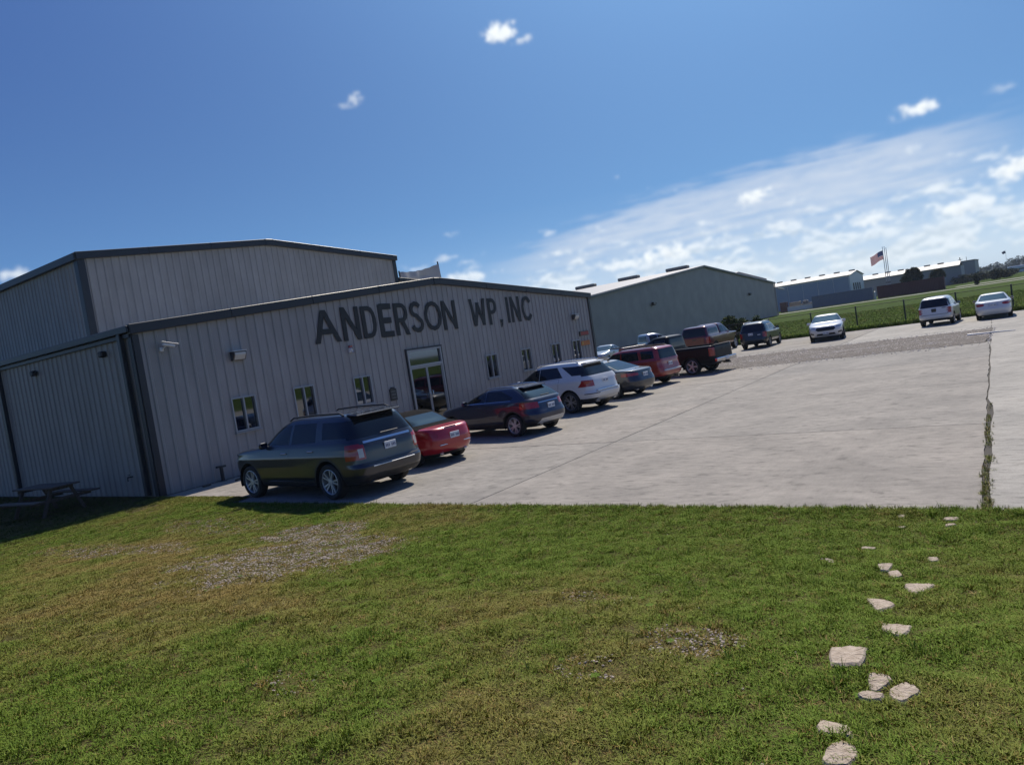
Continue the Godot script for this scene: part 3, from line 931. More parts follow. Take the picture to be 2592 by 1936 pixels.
	# 4 white SUV
	build_car({"name": "parked_suv", "category": "suv", "label": "white SUV with black wrap-around rear glass, wedge tail lamps and silver roof rails", "group": front_row,
		"heading": row, "scale": 0.93, "rear_axle": Vector2(20.55, -12.05), "axles": [1.455, -1.455], "wheel_r": 0.38, "arch": 0.44, "half": 0.96, "paint": "paint_white", "spokes": 5, "twin": true, "rim": "alloy_dark", "shells": [rows_lux_suv()],
		"regions": both("tail_light", "tail_red", "B", 0.62, 1.0, 0.88, 1.06, 1.10) + [["tail_light", "tail_red", "S", [[-2.5, 0.86], [-1.86, 0.86], [-2.02, 1.03], [-2.5, 1.09]]],
			["side_window", "glass_dark", "S", [[0.80, 1.19], [0.22, 1.57], [-0.14, 1.60], [-0.14, 1.2]]], ["side_window", "glass_dark", "S", [[-0.155, 1.2], [-0.155, 1.60], [-0.92, 1.60], [-1.22, 1.24]]],
			["quarter_window", "glass_dark", "S", [[-1.62, 1.27], [-1.12, 1.59], [-2.2, 1.56], [-2.6, 1.27]]], ["rear_window", "glass_dark", "B", [[-0.95, 1.22], [0.95, 1.22], [0.8, 1.575], [-0.8, 1.575]]], ["windscreen", "glass_dark", "F", [[-0.8, 1.2], [0.8, 1.2], [0.64, 1.57], [-0.64, 1.57]]],
			["bumper_slot", "plastic_black", "B", [[-0.95, 0.60], [-0.5, 0.60], [-0.5, 0.63], [-0.95, 0.63]]], ["skid_plate", "alloy", "B", [[-0.66, 0.36], [0.66, 0.36], [0.5, 0.5], [-0.5, 0.5]]],
			["door", "paint", "S", [[0.80, 0.5], [0.82, 1.16], [-0.16, 1.17], [-0.16, 0.5]]], ["door", "paint", "S", [[-0.19, 0.5], [-0.19, 1.17], [-1.28, 1.2], [-1.0, 0.8], [-0.95, 0.5]]]] + clad(0.46),
		"fit": [["handle", -0.02, 1.05, "paint"], ["handle", -1.05, 1.06, "paint"], ["mirror", 0.72, 1.2, 0.89, "paint"], ["plate", true, 0.99, 0.0, 0], ["rails", -1.75, 0.1, 1.74, 0.58, "chrome"], ["spoiler", -1.93, 1.64, 0.54, 0.26, "paint"], ["box", "bumper_ledge", Vector3(-2.44, 0.70, 0), Vector3(0.08, 0.03, 1.3), "chrome", 0.012], ["pair", "exhaust_tip", Vector3(-2.26, 0.33, 0.48), Vector3(0.16, 0.07, 0.18), "chrome", 0.03]]})
	# 5 grey sedan
	build_car({"name": "parked_sedan", "category": "car", "label": "slate grey sedan with a sweeping roof and high boot, between white and red SUVs", "group": front_row,
		"heading": row, "scale": 0.93, "rear_axle": Vector2(23.5, -12.05), "axles": [1.40, -1.40], "wheel_r": 0.335, "half": 0.92, "paint": "paint_grey", "spokes": 5, "twin": true, "rim": "alloy", "shells": [rows_sedan()],
		"regions": sedan_regions() + clad(0.28), "fit": [["handle", 0.0, 0.88, "paint"], ["handle", -0.95, 0.90, "paint"], ["mirror", 0.62, 1.02, 0.84, "paint"], ["plate", true, 0.80, 0.0, 0], ["pair", "exhaust_tip", Vector3(-2.14, 0.27, 0.48), Vector3(0.14, 0.06, 0.14), "chrome", 0.025], ["box", "roof_aerial", Vector3(-0.7, 1.46, 0), Vector3(0.12, 0.05, 0.04), "plastic_black", 0.015]]})
	# 6 red boxy SUV
	build_car({"name": "parked_suv", "category": "suv", "label": "boxy brick red SUV with upright red tail lamps and a silver bumper step", "group": front_row,
		"heading": row, "scale": 0.92, "rear_axle": Vector2(26.8, -12.45), "axles": [1.32, -1.32], "wheel_r": 0.35, "half": 0.88, "paint": "paint_brick", "spokes": 5, "rim": "alloy", "shells": [rows_boxy()],
		"regions": boxy_regions() + clad(0.40), "fit": [["handle", -0.02, 0.97, "plastic_black"], ["handle", -0.95, 0.98, "plastic_black"], ["mirror", 0.65, 1.15, 0.84, "plastic_black"], ["plate", true, 0.88, -0.05, 0], ["rails", -1.75, 0.0, 1.68, 0.56, "plastic_black"], ["box", "bumper_step", Vector3(-2.235, 0.63, 0), Vector3(0.08, 0.05, 1.35), "alloy", 0.015], ["pipe", "exhaust_tip", Vector3(-2.05, 0.3, 0.4), Vector3(-2.25, 0.29, 0.4), 0.035, "chrome"]]})
	# 7 black pickup
	pickup({"name": "pickup_truck", "label": "black pickup with an open bed, chrome rear bumper and five-spoke alloy wheels", "group": front_row, "heading": row, "scale": 0.93, "rear_axle": Vector2(30.12, -11.75), "paint": "paint_black", "rim": "alloy", "q": 1.0}, false, "paint")
	# cars on the far apron by the fence
	var far_row := "cars parked by the chain-link fence"
	pickup({"name": "pickup_truck", "label": "maroon pickup with a matching camper shell and dark tailgate window", "group": far_row, "heading": Vector3(1, 0, 0.02), "scale": 0.95, "rear_axle": Vector2(43.3, -16.75), "paint": "paint_maroon", "rim": "alloy", "q": 0.7}, true, "paint")
	pickup({"name": "pickup_truck", "label": "silver cabbed pickup with a dark brown bed, parked slantwise behind the row of SUVs", "group": far_row, "heading": Vector3(0.80, 0, 0.60), "scale": 0.92, "rear_axle": Vector2(42.9, -21.5), "paint": "paint_silver", "rim": "alloy", "q": 0.6}, false, "paint_brown")
	build_car({"name": "parked_hatchback", "category": "car", "label": "silver hatchback just past the office corner, its nose towards the lot", "group": far_row,
		"heading": Vector3(-0.95, 0, 0.12), "scale": 0.92, "rear_axle": Vector2(47.9, -25.5), "axles": [1.32, -1.32], "wheel_r": 0.32, "half": 0.92, "paint": "paint_silver", "q": 0.6, "shells": [rows_sedan()], "regions": sedan_regions() + clad(0.28), "fit": [["mirror", 0.62, 1.02, 0.84, "paint"]]})
	build_car({"name": "parked_suv", "category": "suv", "label": "dark slate SUV with black rear glass and a pale number plate, beside the grass", "group": far_row,
		"heading": Vector3(1, 0, -0.04), "scale": 0.88, "rear_axle": Vector2(43.65, -13.5), "axles": [1.37, -1.37], "wheel_r": 0.365, "half": 0.93, "paint": "paint_slate", "rim": "alloy_dark", "q": 0.75, "shells": [rows_mid_suv()],
		"regions": mid_suv_regions(false) + clad(0.42), "fit": [["handle", -0.02, 1.0, "plastic_black"], ["handle", -1.0, 1.0, "plastic_black"], ["mirror", 0.7, 1.2, 0.87, "plastic_black"], ["plate", true, 1.0, -0.1, 0], ["rails", -1.8, 0.1, 1.77, 0.58, "alloy"], ["box", "number_lamp", Vector3(-2.31, 0.92, 0.45), Vector3(0.03, 0.05, 0.2), "plate"]]})
	build_car({"name": "parked_sedan", "category": "car", "label": "white sedan facing the lot with a wide dark oval grille", "group": far_row,
		"heading": Vector3(-0.985, 0, 0.17), "scale": 0.97, "rear_axle": Vector2(45.5, -9.85), "axles": [1.42, -1.42], "wheel_r": 0.335, "half": 0.92, "paint": "paint_white", "rim": "alloy", "spokes": 7, "q": 0.8, "shells": [rows_sedan()],
		"regions": [["grille", "trim_black", "F", [[-0.40, 0.60], [-0.52, 0.70], [-0.44, 0.80], [0.44, 0.80], [0.52, 0.70], [0.40, 0.60]]], ["lower_intake", "trim_black", "F", [[-0.5, 0.36], [0.5, 0.36], [0.44, 0.46], [-0.44, 0.46]]], ["fog_lamp_bezel", "trim_black", "F", [[0.62, 0.42], [0.85, 0.44], [0.80, 0.55], [0.62, 0.5]]], ["fog_lamp_bezel", "trim_black", "F", [[-0.62, 0.42], [-0.85, 0.44], [-0.80, 0.55], [-0.62, 0.5]]]] + sedan_regions() + clad(0.27),
		"fit": [["handle", 0.0, 0.88, "paint"], ["handle", -0.95, 0.9, "paint"], ["mirror", 0.62, 1.02, 0.84, "paint"], ["plate", false, 0.48, 0.0, 0]]})
	build_car({"name": "parked_suv", "category": "suv", "label": "white SUV with a dark round emblem on its tailgate, nose to the fence", "group": far_row,
		"heading": Vector3(0.99, 0, 0.05), "scale": 0.86, "rear_axle": Vector2(44.9, -4.25), "axles": [1.37, -1.37], "wheel_r": 0.365, "half": 0.93, "paint": "paint_white", "rim": "alloy", "q": 0.75, "shells": [rows_mid_suv()],
		"regions": mid_suv_regions(true) + clad(0.44), "fit": [["handle", -0.02, 1.0, "paint"], ["mirror", 0.7, 1.2, 0.87, "plastic_black"], ["box", "tailgate_emblem", Vector3(-2.285, 0.93, -0.02), Vector3(0.03, 0.26, 0.26), "trim_black", 0.06], ["box", "tailgate_handle", Vector3(-2.27, 1.07, 0.52), Vector3(0.03, 0.035, 0.22), "trim_black", 0.01], ["box", "tailgate_seam", Vector3(-2.33, 0.70, 0), Vector3(0.03, 0.02, 1.5), "trim_black", 0.0]]})
	build_car({"name": "parked_sedan", "category": "car", "label": "white sedan with oval red tail lamps, nose to the fence beside the white SUV", "group": far_row,
		"heading": Vector3(0.998, 0, -0.03), "scale": 0.88, "rear_axle": Vector2(44.85, -1.72), "axles": [1.38, -1.38], "wheel_r": 0.325, "half": 0.92, "paint": "paint_white", "rim": "alloy", "q": 0.8, "shells": [rows_sedan()],
		"regions": [["tail_light", "tail_red", "B", Array(ellipse_poly(0.66, 0.86, 0.24, 0.085))], ["tail_light", "tail_red", "B", Array(ellipse_poly(-0.66, 0.86, 0.24, 0.085))], ["plate_recess", "alloy", "B", [[-0.24, 0.74], [0.24, 0.74], [0.24, 0.9], [-0.24, 0.9]]]] + sedan_regions(false) + clad(0.27),
		"fit": [["handle", 0.0, 0.88, "paint"], ["mirror", 0.62, 1.02, 0.84, "paint"], ["plate", true, 0.82, 0.0, 0]]})

func ellipse_poly(cx: float, cy: float, a: float, b: float, k := 18) -> PackedVector2Array:
	var p := PackedVector2Array()
	for i in k:
		p.append(Vector2(cx + a * cos(TAU * i / k), cy + b * sin(TAU * i / k)))
	return p

func sedan_regions(lamps := true) -> Array:
	var r := [["rear_window", "glass_dark", "B", [[-0.72, 1.07], [0.72, 1.07], [0.56, 1.39], [-0.56, 1.39]]], ["windscreen", "glass_dark", "F", [[-0.78, 1.06], [0.78, 1.06], [0.60, 1.385], [-0.60, 1.385]]],
		["side_window", "glass_dark", "S", [[0.70, 1.06], [0.16, 1.32], [-0.28, 1.365], [-0.28, 1.05]]], ["side_window", "glass_dark", "S", [[-0.33, 1.05], [-0.33, 1.365], [-0.72, 1.34], [-1.25, 1.12], [-1.2, 1.07]]],
		["headlight", "head_clear", "F", [[0.52, 0.76], [0.9, 0.74], [0.92, 0.86], [0.56, 0.85]]], ["headlight", "head_clear", "F", [[-0.52, 0.76], [-0.9, 0.74], [-0.92, 0.86], [-0.56, 0.85]]],
		["door", "paint", "S", [[0.72, 0.34], [0.78, 1.01], [-0.29, 1.02], [-0.29, 0.34]]], ["door", "paint", "S", [[-0.32, 0.34], [-0.32, 1.02], [-1.2, 1.03], [-1.12, 0.7], [-0.98, 0.34]]],
		["boot_lid", "paint", "B", [[-0.5, 0.70], [0.5, 0.70], [0.72, 1.02], [-0.72, 1.02]]]]
	if lamps:
		r = both("tail_light", "tail_red", "B", 0.42, 0.95, 0.80, 0.90, 0.93) + [["tail_light", "tail_red", "S", [[-2.5, 0.80], [-2.05, 0.84], [-2.08, 0.91], [-2.5, 0.94]]]] + r
	return r

func boxy_regions() -> Array:
	return both("tail_light", "tail_red", "B", 0.68, 0.95, 0.76, 1.02) + [["tail_light", "tail_red", "S", [[-2.4, 0.78], [-2.08, 0.78], [-2.08, 1.02], [-2.4, 1.02]]],
		["side_window", "glass_dark", "S", [[0.70, 1.15], [0.36, 1.52], [-0.18, 1.54], [-0.18, 1.15]]], ["side_window", "glass_dark", "S", [[-0.24, 1.15], [-0.24, 1.54], [-1.05, 1.54], [-1.15, 1.16]]], ["quarter_window", "glass_dark", "S", [[-1.28, 1.18], [-1.2, 1.52], [-1.82, 1.51], [-1.9, 1.18]]],
		["rear_window", "glass_dark", "B", [[-0.70, 1.13], [0.70, 1.13], [0.62, 1.54], [-0.62, 1.54]]], ["windscreen", "glass_dark", "F", [[-0.76, 1.15], [0.76, 1.15], [0.64, 1.53], [-0.64, 1.53]]],
		["door", "paint", "S", [[0.72, 0.44], [0.76, 1.10], [-0.2, 1.11], [-0.2, 0.44]]], ["door", "paint", "S", [[-0.23, 0.44], [-0.23, 1.11], [-1.15, 1.12], [-0.9, 0.6], [-0.88, 0.44]]]]

func mid_suv_regions(pale: bool) -> Array:
	return both("tail_light", "tail_red", "B", 0.74, 0.98, 0.74, 1.08) + [["tail_light", "tail_red", "S", [[-2.5, 0.76], [-2.14, 0.76], [-2.14, 1.08], [-2.5, 1.08]]],
		["side_window", "glass_dark", "S", [[0.80, 1.18], [0.28, 1.58], [-0.16, 1.61], [-0.16, 1.18]]], ["side_window", "glass_dark", "S", [[-0.22, 1.18], [-0.22, 1.61], [-1.02, 1.61], [-1.12, 1.20]]], ["quarter_window", "glass_dark", "S", [[-1.24, 1.2], [-1.16, 1.6], [-1.95, 1.58], [-2.1, 1.2]]],
		["rear_window", "glass_dark", "B", [[-0.76, 1.14], [0.76, 1.14], [0.66, 1.62], [-0.66, 1.62]]], ["windscreen", "glass_dark", "F", [[-0.8, 1.19], [0.8, 1.19], [0.64, 1.6], [-0.64, 1.6]]],
		["door", "paint", "S", [[0.80, 0.46], [0.82, 1.14], [-0.18, 1.15], [-0.18, 0.46]]], ["door", "paint", "S", [[-0.21, 0.46], [-0.21, 1.15], [-1.18, 1.16], [-0.95, 0.46]]]]

func pickup(sp: Dictionary, cap: bool, bed_paint: String) -> void:
	var shells := [rows_pickup(), rows_cab()]
	var regs := both("tail_light", "tail_red", "B", 0.84, 1.05, 0.78, 1.16) + [["tail_light", "tail_red", "S", [[-3.1, 0.78], [-2.86, 0.78], [-2.86, 1.16], [-3.1, 1.16]]],
		["side_window", "glass_dark", "S", [[0.86, 1.3], [0.42, 1.72], [0.12, 1.755], [0.12, 1.3]]], ["side_window", "glass_dark", "S", [[0.06, 1.3], [0.06, 1.755], [-0.54, 1.755], [-0.58, 1.3]]],
		["rear_window", "glass_dark", "B", [[-0.68, 1.36], [0.68, 1.36], [0.60, 1.76], [-0.60, 1.76]]] , ["windscreen", "glass_dark", "F", [[-0.8, 1.3], [0.8, 1.3], [0.66, 1.78], [-0.66, 1.78]]],
		["door", "paint", "S", [[0.90, 0.5], [0.95, 1.26], [0.09, 1.27], [0.09, 0.5]]], ["door", "paint", "S", [[0.07, 0.5], [0.07, 1.27], [-0.62, 1.27], [-0.62, 0.5]]],
		["tailgate", "paint", "B", [[-0.80, 0.70], [0.80, 0.70], [0.80, 1.20], [-0.80, 1.20]]]]
	if bed_paint != "paint":
		regs.append(["bed_side", bed_paint, "S", [[-3.1, 0.4], [-0.74, 0.4], [-0.74, 1.245], [-3.1, 1.245]]])
		regs.append(["bed_tail", bed_paint, "B", [[-1.1, 0.4], [1.1, 0.4], [1.1, 1.245], [-1.1, 1.245]]])
	if cap:
		shells.append(rows_cap())
		regs.insert(3, ["cap_window", "glass_dark", "S", [[-0.95, 1.36], [-0.95, 1.68], [-2.6, 1.68], [-2.7, 1.36]]])
		regs.insert(3, ["cap_hatch_glass", "glass_dark", "B", [[-0.80, 1.24], [0.80, 1.24], [0.70, 1.76], [-0.70, 1.76]]])
	else:
		regs.insert(0, ["", "", "T", [[-2.90, -0.84], [-0.80, -0.84], [-0.80, 0.84], [-2.90, 0.84]]])
	regs += clad(0.5)
	var fit := [["handle", 0.24, 1.12, "chrome"], ["handle", -0.48, 1.12, "paint"], ["mirror", 0.82, 1.3, 0.92, "plastic_black"], ["box", "rear_bumper", Vector3(-3.07, 0.58, 0), Vector3(0.16, 0.18, 1.85), "chrome", 0.03], ["box", "tailgate_handle", Vector3(-3.01, 1.05, 0), Vector3(0.03, 0.06, 0.26), "plastic_black"], ["box", "licence_plate", Vector3(-3.16, 0.62, 0), Vector3(0.015, 0.14, 0.30), "plate", 0.003], ["box", "tow_hitch", Vector3(-3.15, 0.45, 0), Vector3(0.18, 0.07, 0.09), "plastic_black"], ["pipe", "exhaust_tip", Vector3(-2.6, 0.36, 0.6), Vector3(-2.98, 0.34, 0.62), 0.035, "chrome"]]
	if not cap:
		fit.append(["bed", -2.90, -0.80, 0.84, 0.75, 1.25])
		fit.append(["box", "tailgate_cap", Vector3(-2.94, 1.255, 0), Vector3(0.10, 0.02, 1.6), "plastic_black", 0.006])
	sp.merge({"category": "pickup truck", "axles": [1.85, -1.85], "wheel_r": 0.39, "arch": 0.46, "tyre_w": 0.26, "half": 0.99, "shells": shells, "regions": regs, "fit": fit, "spokes": 5})
	build_car(sp)

# ---------------------------------------------------------------- buildings
# one wall of ribbed sheet, built panel by panel; s runs along dir, h(s) gives the top, holes are [s0, s1, y0, y1]
func ribbed_wall(parent: Node3D, o: Vector3, dir: Vector3, out: Vector3, length: float, h: Callable, holes: Array, mats: Array, breaks := [], pitch := 0.305, base := 0.0, depth := 0.032) -> void:
	var panel_w := pitch * 3.0
	var s := 0.0
	var idx := 0
	while s < length - 0.01:
		var e := minf(s + panel_w, length)
		var xs := [s, e]
		var k := 0
		for i in 4:
			var c := s + pitch * i
			for d in [-0.052, -0.024, 0.024, 0.052]:
				if c + d > s and c + d < e: xs.append(c + d)
		for hole in holes:
			for q in [hole[0], hole[1]]:
				if q > s and q < e: xs.append(q)
		for q in breaks:
			if q > s and q < e: xs.append(q)
		xs.sort()
		var mb := MB.new()
		for i in xs.size() - 1:
			var a: float = xs[i]
			var b: float = xs[i + 1]
			if b - a < 0.0005: continue
			var mid := (a + b) * 0.5
			var spans := [[base, 1e9]]
			for hole in holes:
				if mid > hole[0] and mid < hole[1]:
					spans = [[base, hole[2]], [hole[3], 1e9]]
			var da := rib_depth(a, s, pitch, depth)
			var db := rib_depth(b, s, pitch, depth)
			for sp in spans:
				var y0: float = sp[0]
				if sp[1] - y0 < 0.01: continue
				var ta: float = minf(sp[1], h.call(a))
				var tb: float = minf(sp[1], h.call(b))
				var pa := o + dir * a + out * da
				var pb := o + dir * b + out * db
				var n := (out * (b - a) - dir * (db - da)).normalized()
				mb.quadn(pa + Vector3(0, y0, 0), pb + Vector3(0, y0, 0), pb + Vector3(0, tb, 0), pa + Vector3(0, ta, 0), n, n, n, n)
		part(mb, "wall_panel", mats[(idx * 7 + idx / 3) % mats.size()], parent)
		s = e
		idx += 1

func rib_depth(x: float, s0: float, pitch: float, depth: float) -> float:
	var u := fposmod(x - s0 + pitch * 0.5, pitch) - pitch * 0.5
	return depth * clampf((0.052 - absf(u)) / 0.028, 0.0, 1.0)

# closed gable block behind the sheets: x0..x1, eave and ridge heights, along z
func gable_core(x0: float, x1: float, xm: float, e0: float, e1: float, r: float, z0: float, z1: float) -> MB:
	var m := MB.new()
	var f := [Vector3(x0, 0, z0), Vector3(x1, 0, z0), Vector3(x1, e1, z0), Vector3(xm, r, z0), Vector3(x0, e0, z0)]
	var b := []
	for p in f: b.append(Vector3(p.x, p.y, z1))
	m.poly(PackedVector3Array(f), PackedVector3Array([Vector3.BACK, Vector3.BACK, Vector3.BACK, Vector3.BACK, Vector3.BACK]))
	m.poly(PackedVector3Array(b), PackedVector3Array([Vector3.FORWARD, Vector3.FORWARD, Vector3.FORWARD, Vector3.FORWARD, Vector3.FORWARD]))
	m.quad(f[0], f[4], b[4], b[0])
	m.quad(f[1], b[1], b[2], f[2])
	return m

# a roof slope as a slab with thickness, between two eave-to-ridge lines
func roof_slab(a: Vector3, b: Vector3, z0: float, z1: float, th := 0.06) -> MB:
	var m := MB.new()
	var d := (b - a).normalized()
	var up := Vector3(-d.y, d.x, 0)
	if up.y < 0: up = -up
	var c := (a + b) * 0.5 + up * th * 0.5
	c.z = (z0 + z1) * 0.5
	m.box(c, Vector3((b - a).length(), th, absf(z1 - z0)), 0.005, Basis(d, up, d.cross(up)))
	return m

func beam(a: Vector3, b: Vector3, w: float, t: float, up: Vector3, bev := 0.012) -> MB:
	var m := MB.new()
	var d := (b - a).normalized()
	var u := (up - d * up.dot(d)).normalized()
	m.box((a + b) * 0.5, Vector3((b - a).length(), w, t), bev, Basis(d, u, d.cross(u)))
	return m

const ZF := -18.41
const OX0 := 9.5
const OX1 := 33.0
const ORX := 21.3

func office_top(x: float) -> float:
	return 4.33 + (5.28 - 4.33) * (1.0 - absf(x - ORX) / ((OX1 - OX0) * 0.5))

func build_office() -> void:
	var o := thing("office_building", "long light grey ribbed metal building with dark trim and a glass double door", "building", Vector3.ZERO)
	var wins := []
	for x in [11.9, 14.03, 16.46, 23.71, 26.27, 28.79, 30.72]:
		wins.append([x, x + 0.80, 1.20, 2.18])
	var holes := []
	for w in wins: holes.append([w[0] - OX0, w[1] - OX0, w[2], w[3]])
	holes.append([19.18 - OX0, 21.04 - OX0, -1.0, 2.81])
	ribbed_wall(o, Vector3(OX0, 0, ZF), Vector3.RIGHT, Vector3.BACK, OX1 - OX0, func(s): return office_top(OX0 + s), holes, [MT.panel0, MT.panel1, MT.panel2, MT.panel1], [ORX - OX0])
	ribbed_wall(o, Vector3(OX0, 0, -46.0), Vector3.BACK, Vector3.LEFT, 46.0 + ZF, func(_s): return 4.3, [], [MT.panel_side0, MT.panel_side1])
	ribbed_wall(o, Vector3(OX1, 0, ZF), Vector3.FORWARD, Vector3.RIGHT, 46.0 + ZF, func(_s): return 4.3, [], [MT.panel_side0, MT.panel_side1])
	part(gable_core(OX0 + 0.12, OX1 - 0.12, ORX, 4.26, 4.26, 5.2, ZF - 0.13, -45.9), "inner_wall", MT.core, o)
	part(roof_slab(Vector3(OX0 - 0.06, 4.33, 0), Vector3(ORX, 5.285, 0), ZF + 0.05, -46.05), "roof_slope", MT.roof_pale, o)
	part(roof_slab(Vector3(OX1 + 0.06, 4.33, 0), Vector3(ORX, 5.285, 0), ZF + 0.05, -46.05), "roof_slope", MT.roof_pale, o)
	# rake trim, in lengths with visible joints
	for sd in [0, 1]:
		var x0 := OX0 - 0.1 if sd == 0 else OX1 + 0.1
		var e := Vector3(x0, office_top(OX0) - 0.02, ZF + 0.075)
		var r := Vector3(ORX + (-0.16 if sd == 0 else 0.16), office_top(ORX) + 0.01, ZF + 0.075)
		var k := 4
		for i in k:
			part(beam(e.lerp(r, float(i) / k), e.lerp(r, (i + 1.0) / k - 0.0008), 0.25, 0.15, Vector3.UP), "rake_trim", MT.trim_dark, o)
	var pk := MB.new()
	pk.box(Vector3(ORX, office_top(ORX) + 0.0, ZF + 0.085), Vector3(0.34, 0.265, 0.17), 0.02)
	part(pk, "ridge_cap", MT.trim_dark, o)
	# gutter and downspouts along the flank
	part(beam(Vector3(OX0 - 0.09, 4.32, ZF + 0.1), Vector3(OX0 - 0.09, 4.32, -46.0), 0.17, 0.15, Vector3.UP), "gutter", MT.trim_dark, o)
	part(beam(Vector3(OX0 - 0.06, 4.16, ZF + 0.0), Vector3(OX0 - 0.06, 4.16, -46.0), 0.11, 0.05, Vector3.UP), "eave_trim", MT.trim_dark, o)
	part(beam(Vector3(OX1 + 0.09, 4.32, ZF + 0.1), Vector3(OX1 + 0.09, 4.32, -46.0), 0.17, 0.15, Vector3.UP), "gutter", MT.trim_dark, o)
	for z in [ZF - 0.42, -26.85, -35.3]:
		part(beam(Vector3(OX0 - 0.095, 0.05, z), Vector3(OX0 - 0.095, 4.25, z), 0.15, 0.12, Vector3.BACK), "downspout", MT.trim_dark, o)
	part(beam(Vector3(OX1 + 0.12, 0.05, ZF - 0.10), Vector3(OX1 + 0.12, 4.25, ZF - 0.10), 0.15, 0.12, Vector3.BACK), "downspout", MT.trim_dark, o)
	# corner trims
	for a in [[OX0 + 0.055, ZF + 0.045, 0.17, 0.03], [OX1 - 0.055, ZF + 0.045, 0.17, 0.03], [OX0 - 0.045, ZF - 0.055, 0.03, 0.17], [OX1 + 0.045, ZF - 0.055, 0.03, 0.17]]:
		var m := MB.new()
		m.box(Vector3(a[0], 2.09, a[1]), Vector3(a[2], 4.16, a[3]), 0.006)
		part(m, "corner_trim", MT.trim_dark, o)
	for w in wins: office_window(o, w)
	office_door(o)
	# conduit seam and small fixtures on the flank
	for a in [[-19.86, 3.85], [-24.2, 3.78]]:
		var m := MB.new()
		m.box(Vector3(OX0 - 0.11, a[1], a[0]), Vector3(0.16, 0.16, 0.2), 0.03)
		m.box(Vector3(OX0 - 0.05, a[1] + 0.04, a[0]), Vector3(0.08, 0.06, 0.08), 0.01)
		var l := top(m, "flank_lamp", MT.plastic_black)
		tag(l, "small dark lamp under the flank gutter, %s" % ("close to the corner downspout" if a[0] > -22 else "farther along from the corner downspout"), "lamp", "lamps under the flank gutter")
	var tap := MB.new()
	tap.bar(Vector3(OX0 - 0.02, 0.55, -19.6), Vector3(OX0 - 0.16, 0.55, -19.6), 0.018)
	tap.bar(Vector3(OX0 - 0.16, 0.57, -19.6), Vector3(OX0 - 0.17, 0.45, -19.6), 0.016)
	tap.bar(Vector3(OX0 - 0.12, 0.61, -19.65), Vector3(OX0 - 0.12, 0.61, -19.55), 0.012)
	tag(top(tap, "hose_tap", MT.brake), "dark hose tap low on the shaded flank wall", "tap")

func office_window(o: Node3D, w: Array) -> void:
	var n := Node3D.new()
	n.name = "window"
	o.add_child(n, true)
	var x0: float = w[0]
	var x1: float = w[1]
	var y0: float = w[2]
	var y1: float = w[3]
	var f := MB.new()
	var t := 0.045
	for a in [[x0 + t * 0.5, (y0 + y1) * 0.5, t, y1 - y0], [x1 - t * 0.5, (y0 + y1) * 0.5, t, y1 - y0], [(x0 + x1) * 0.5, y0 + t * 0.5, x1 - x0 - t * 2, t], [(x0 + x1) * 0.5, y1 - t * 0.5, x1 - x0 - t * 2, t], [(x0 + x1) * 0.5, (y0 + y1) * 0.5, 0.05, y1 - y0 - t * 2]]:
		f.box(Vector3(a[0], a[1], ZF + 0.01), Vector3(a[2], a[3], 0.10), 0.006)
	part(f, "frame", MT.aluminium, n)
	var sl := MB.new()
	sl.box(Vector3((x0 + x1) * 0.5, y0 - 0.025, ZF + 0.045), Vector3(x1 - x0 + 0.06, 0.03, 0.11), 0.006)
	part(sl, "sill", MT.aluminium, n)
	for sd in [0, 1]:
		var c := lerpf(x0 + t, x1 - t, 0.25 + 0.5 * sd)
		var p := MB.new()
		p.box(Vector3(c, (y0 + y1) * 0.5, ZF - 0.012 - 0.014 * sd), Vector3((x1 - x0) * 0.5 - t - 0.022, y1 - y0 - t * 2, 0.008), 0.0)
		part(p, "pane", MT.glass_mirror, n)

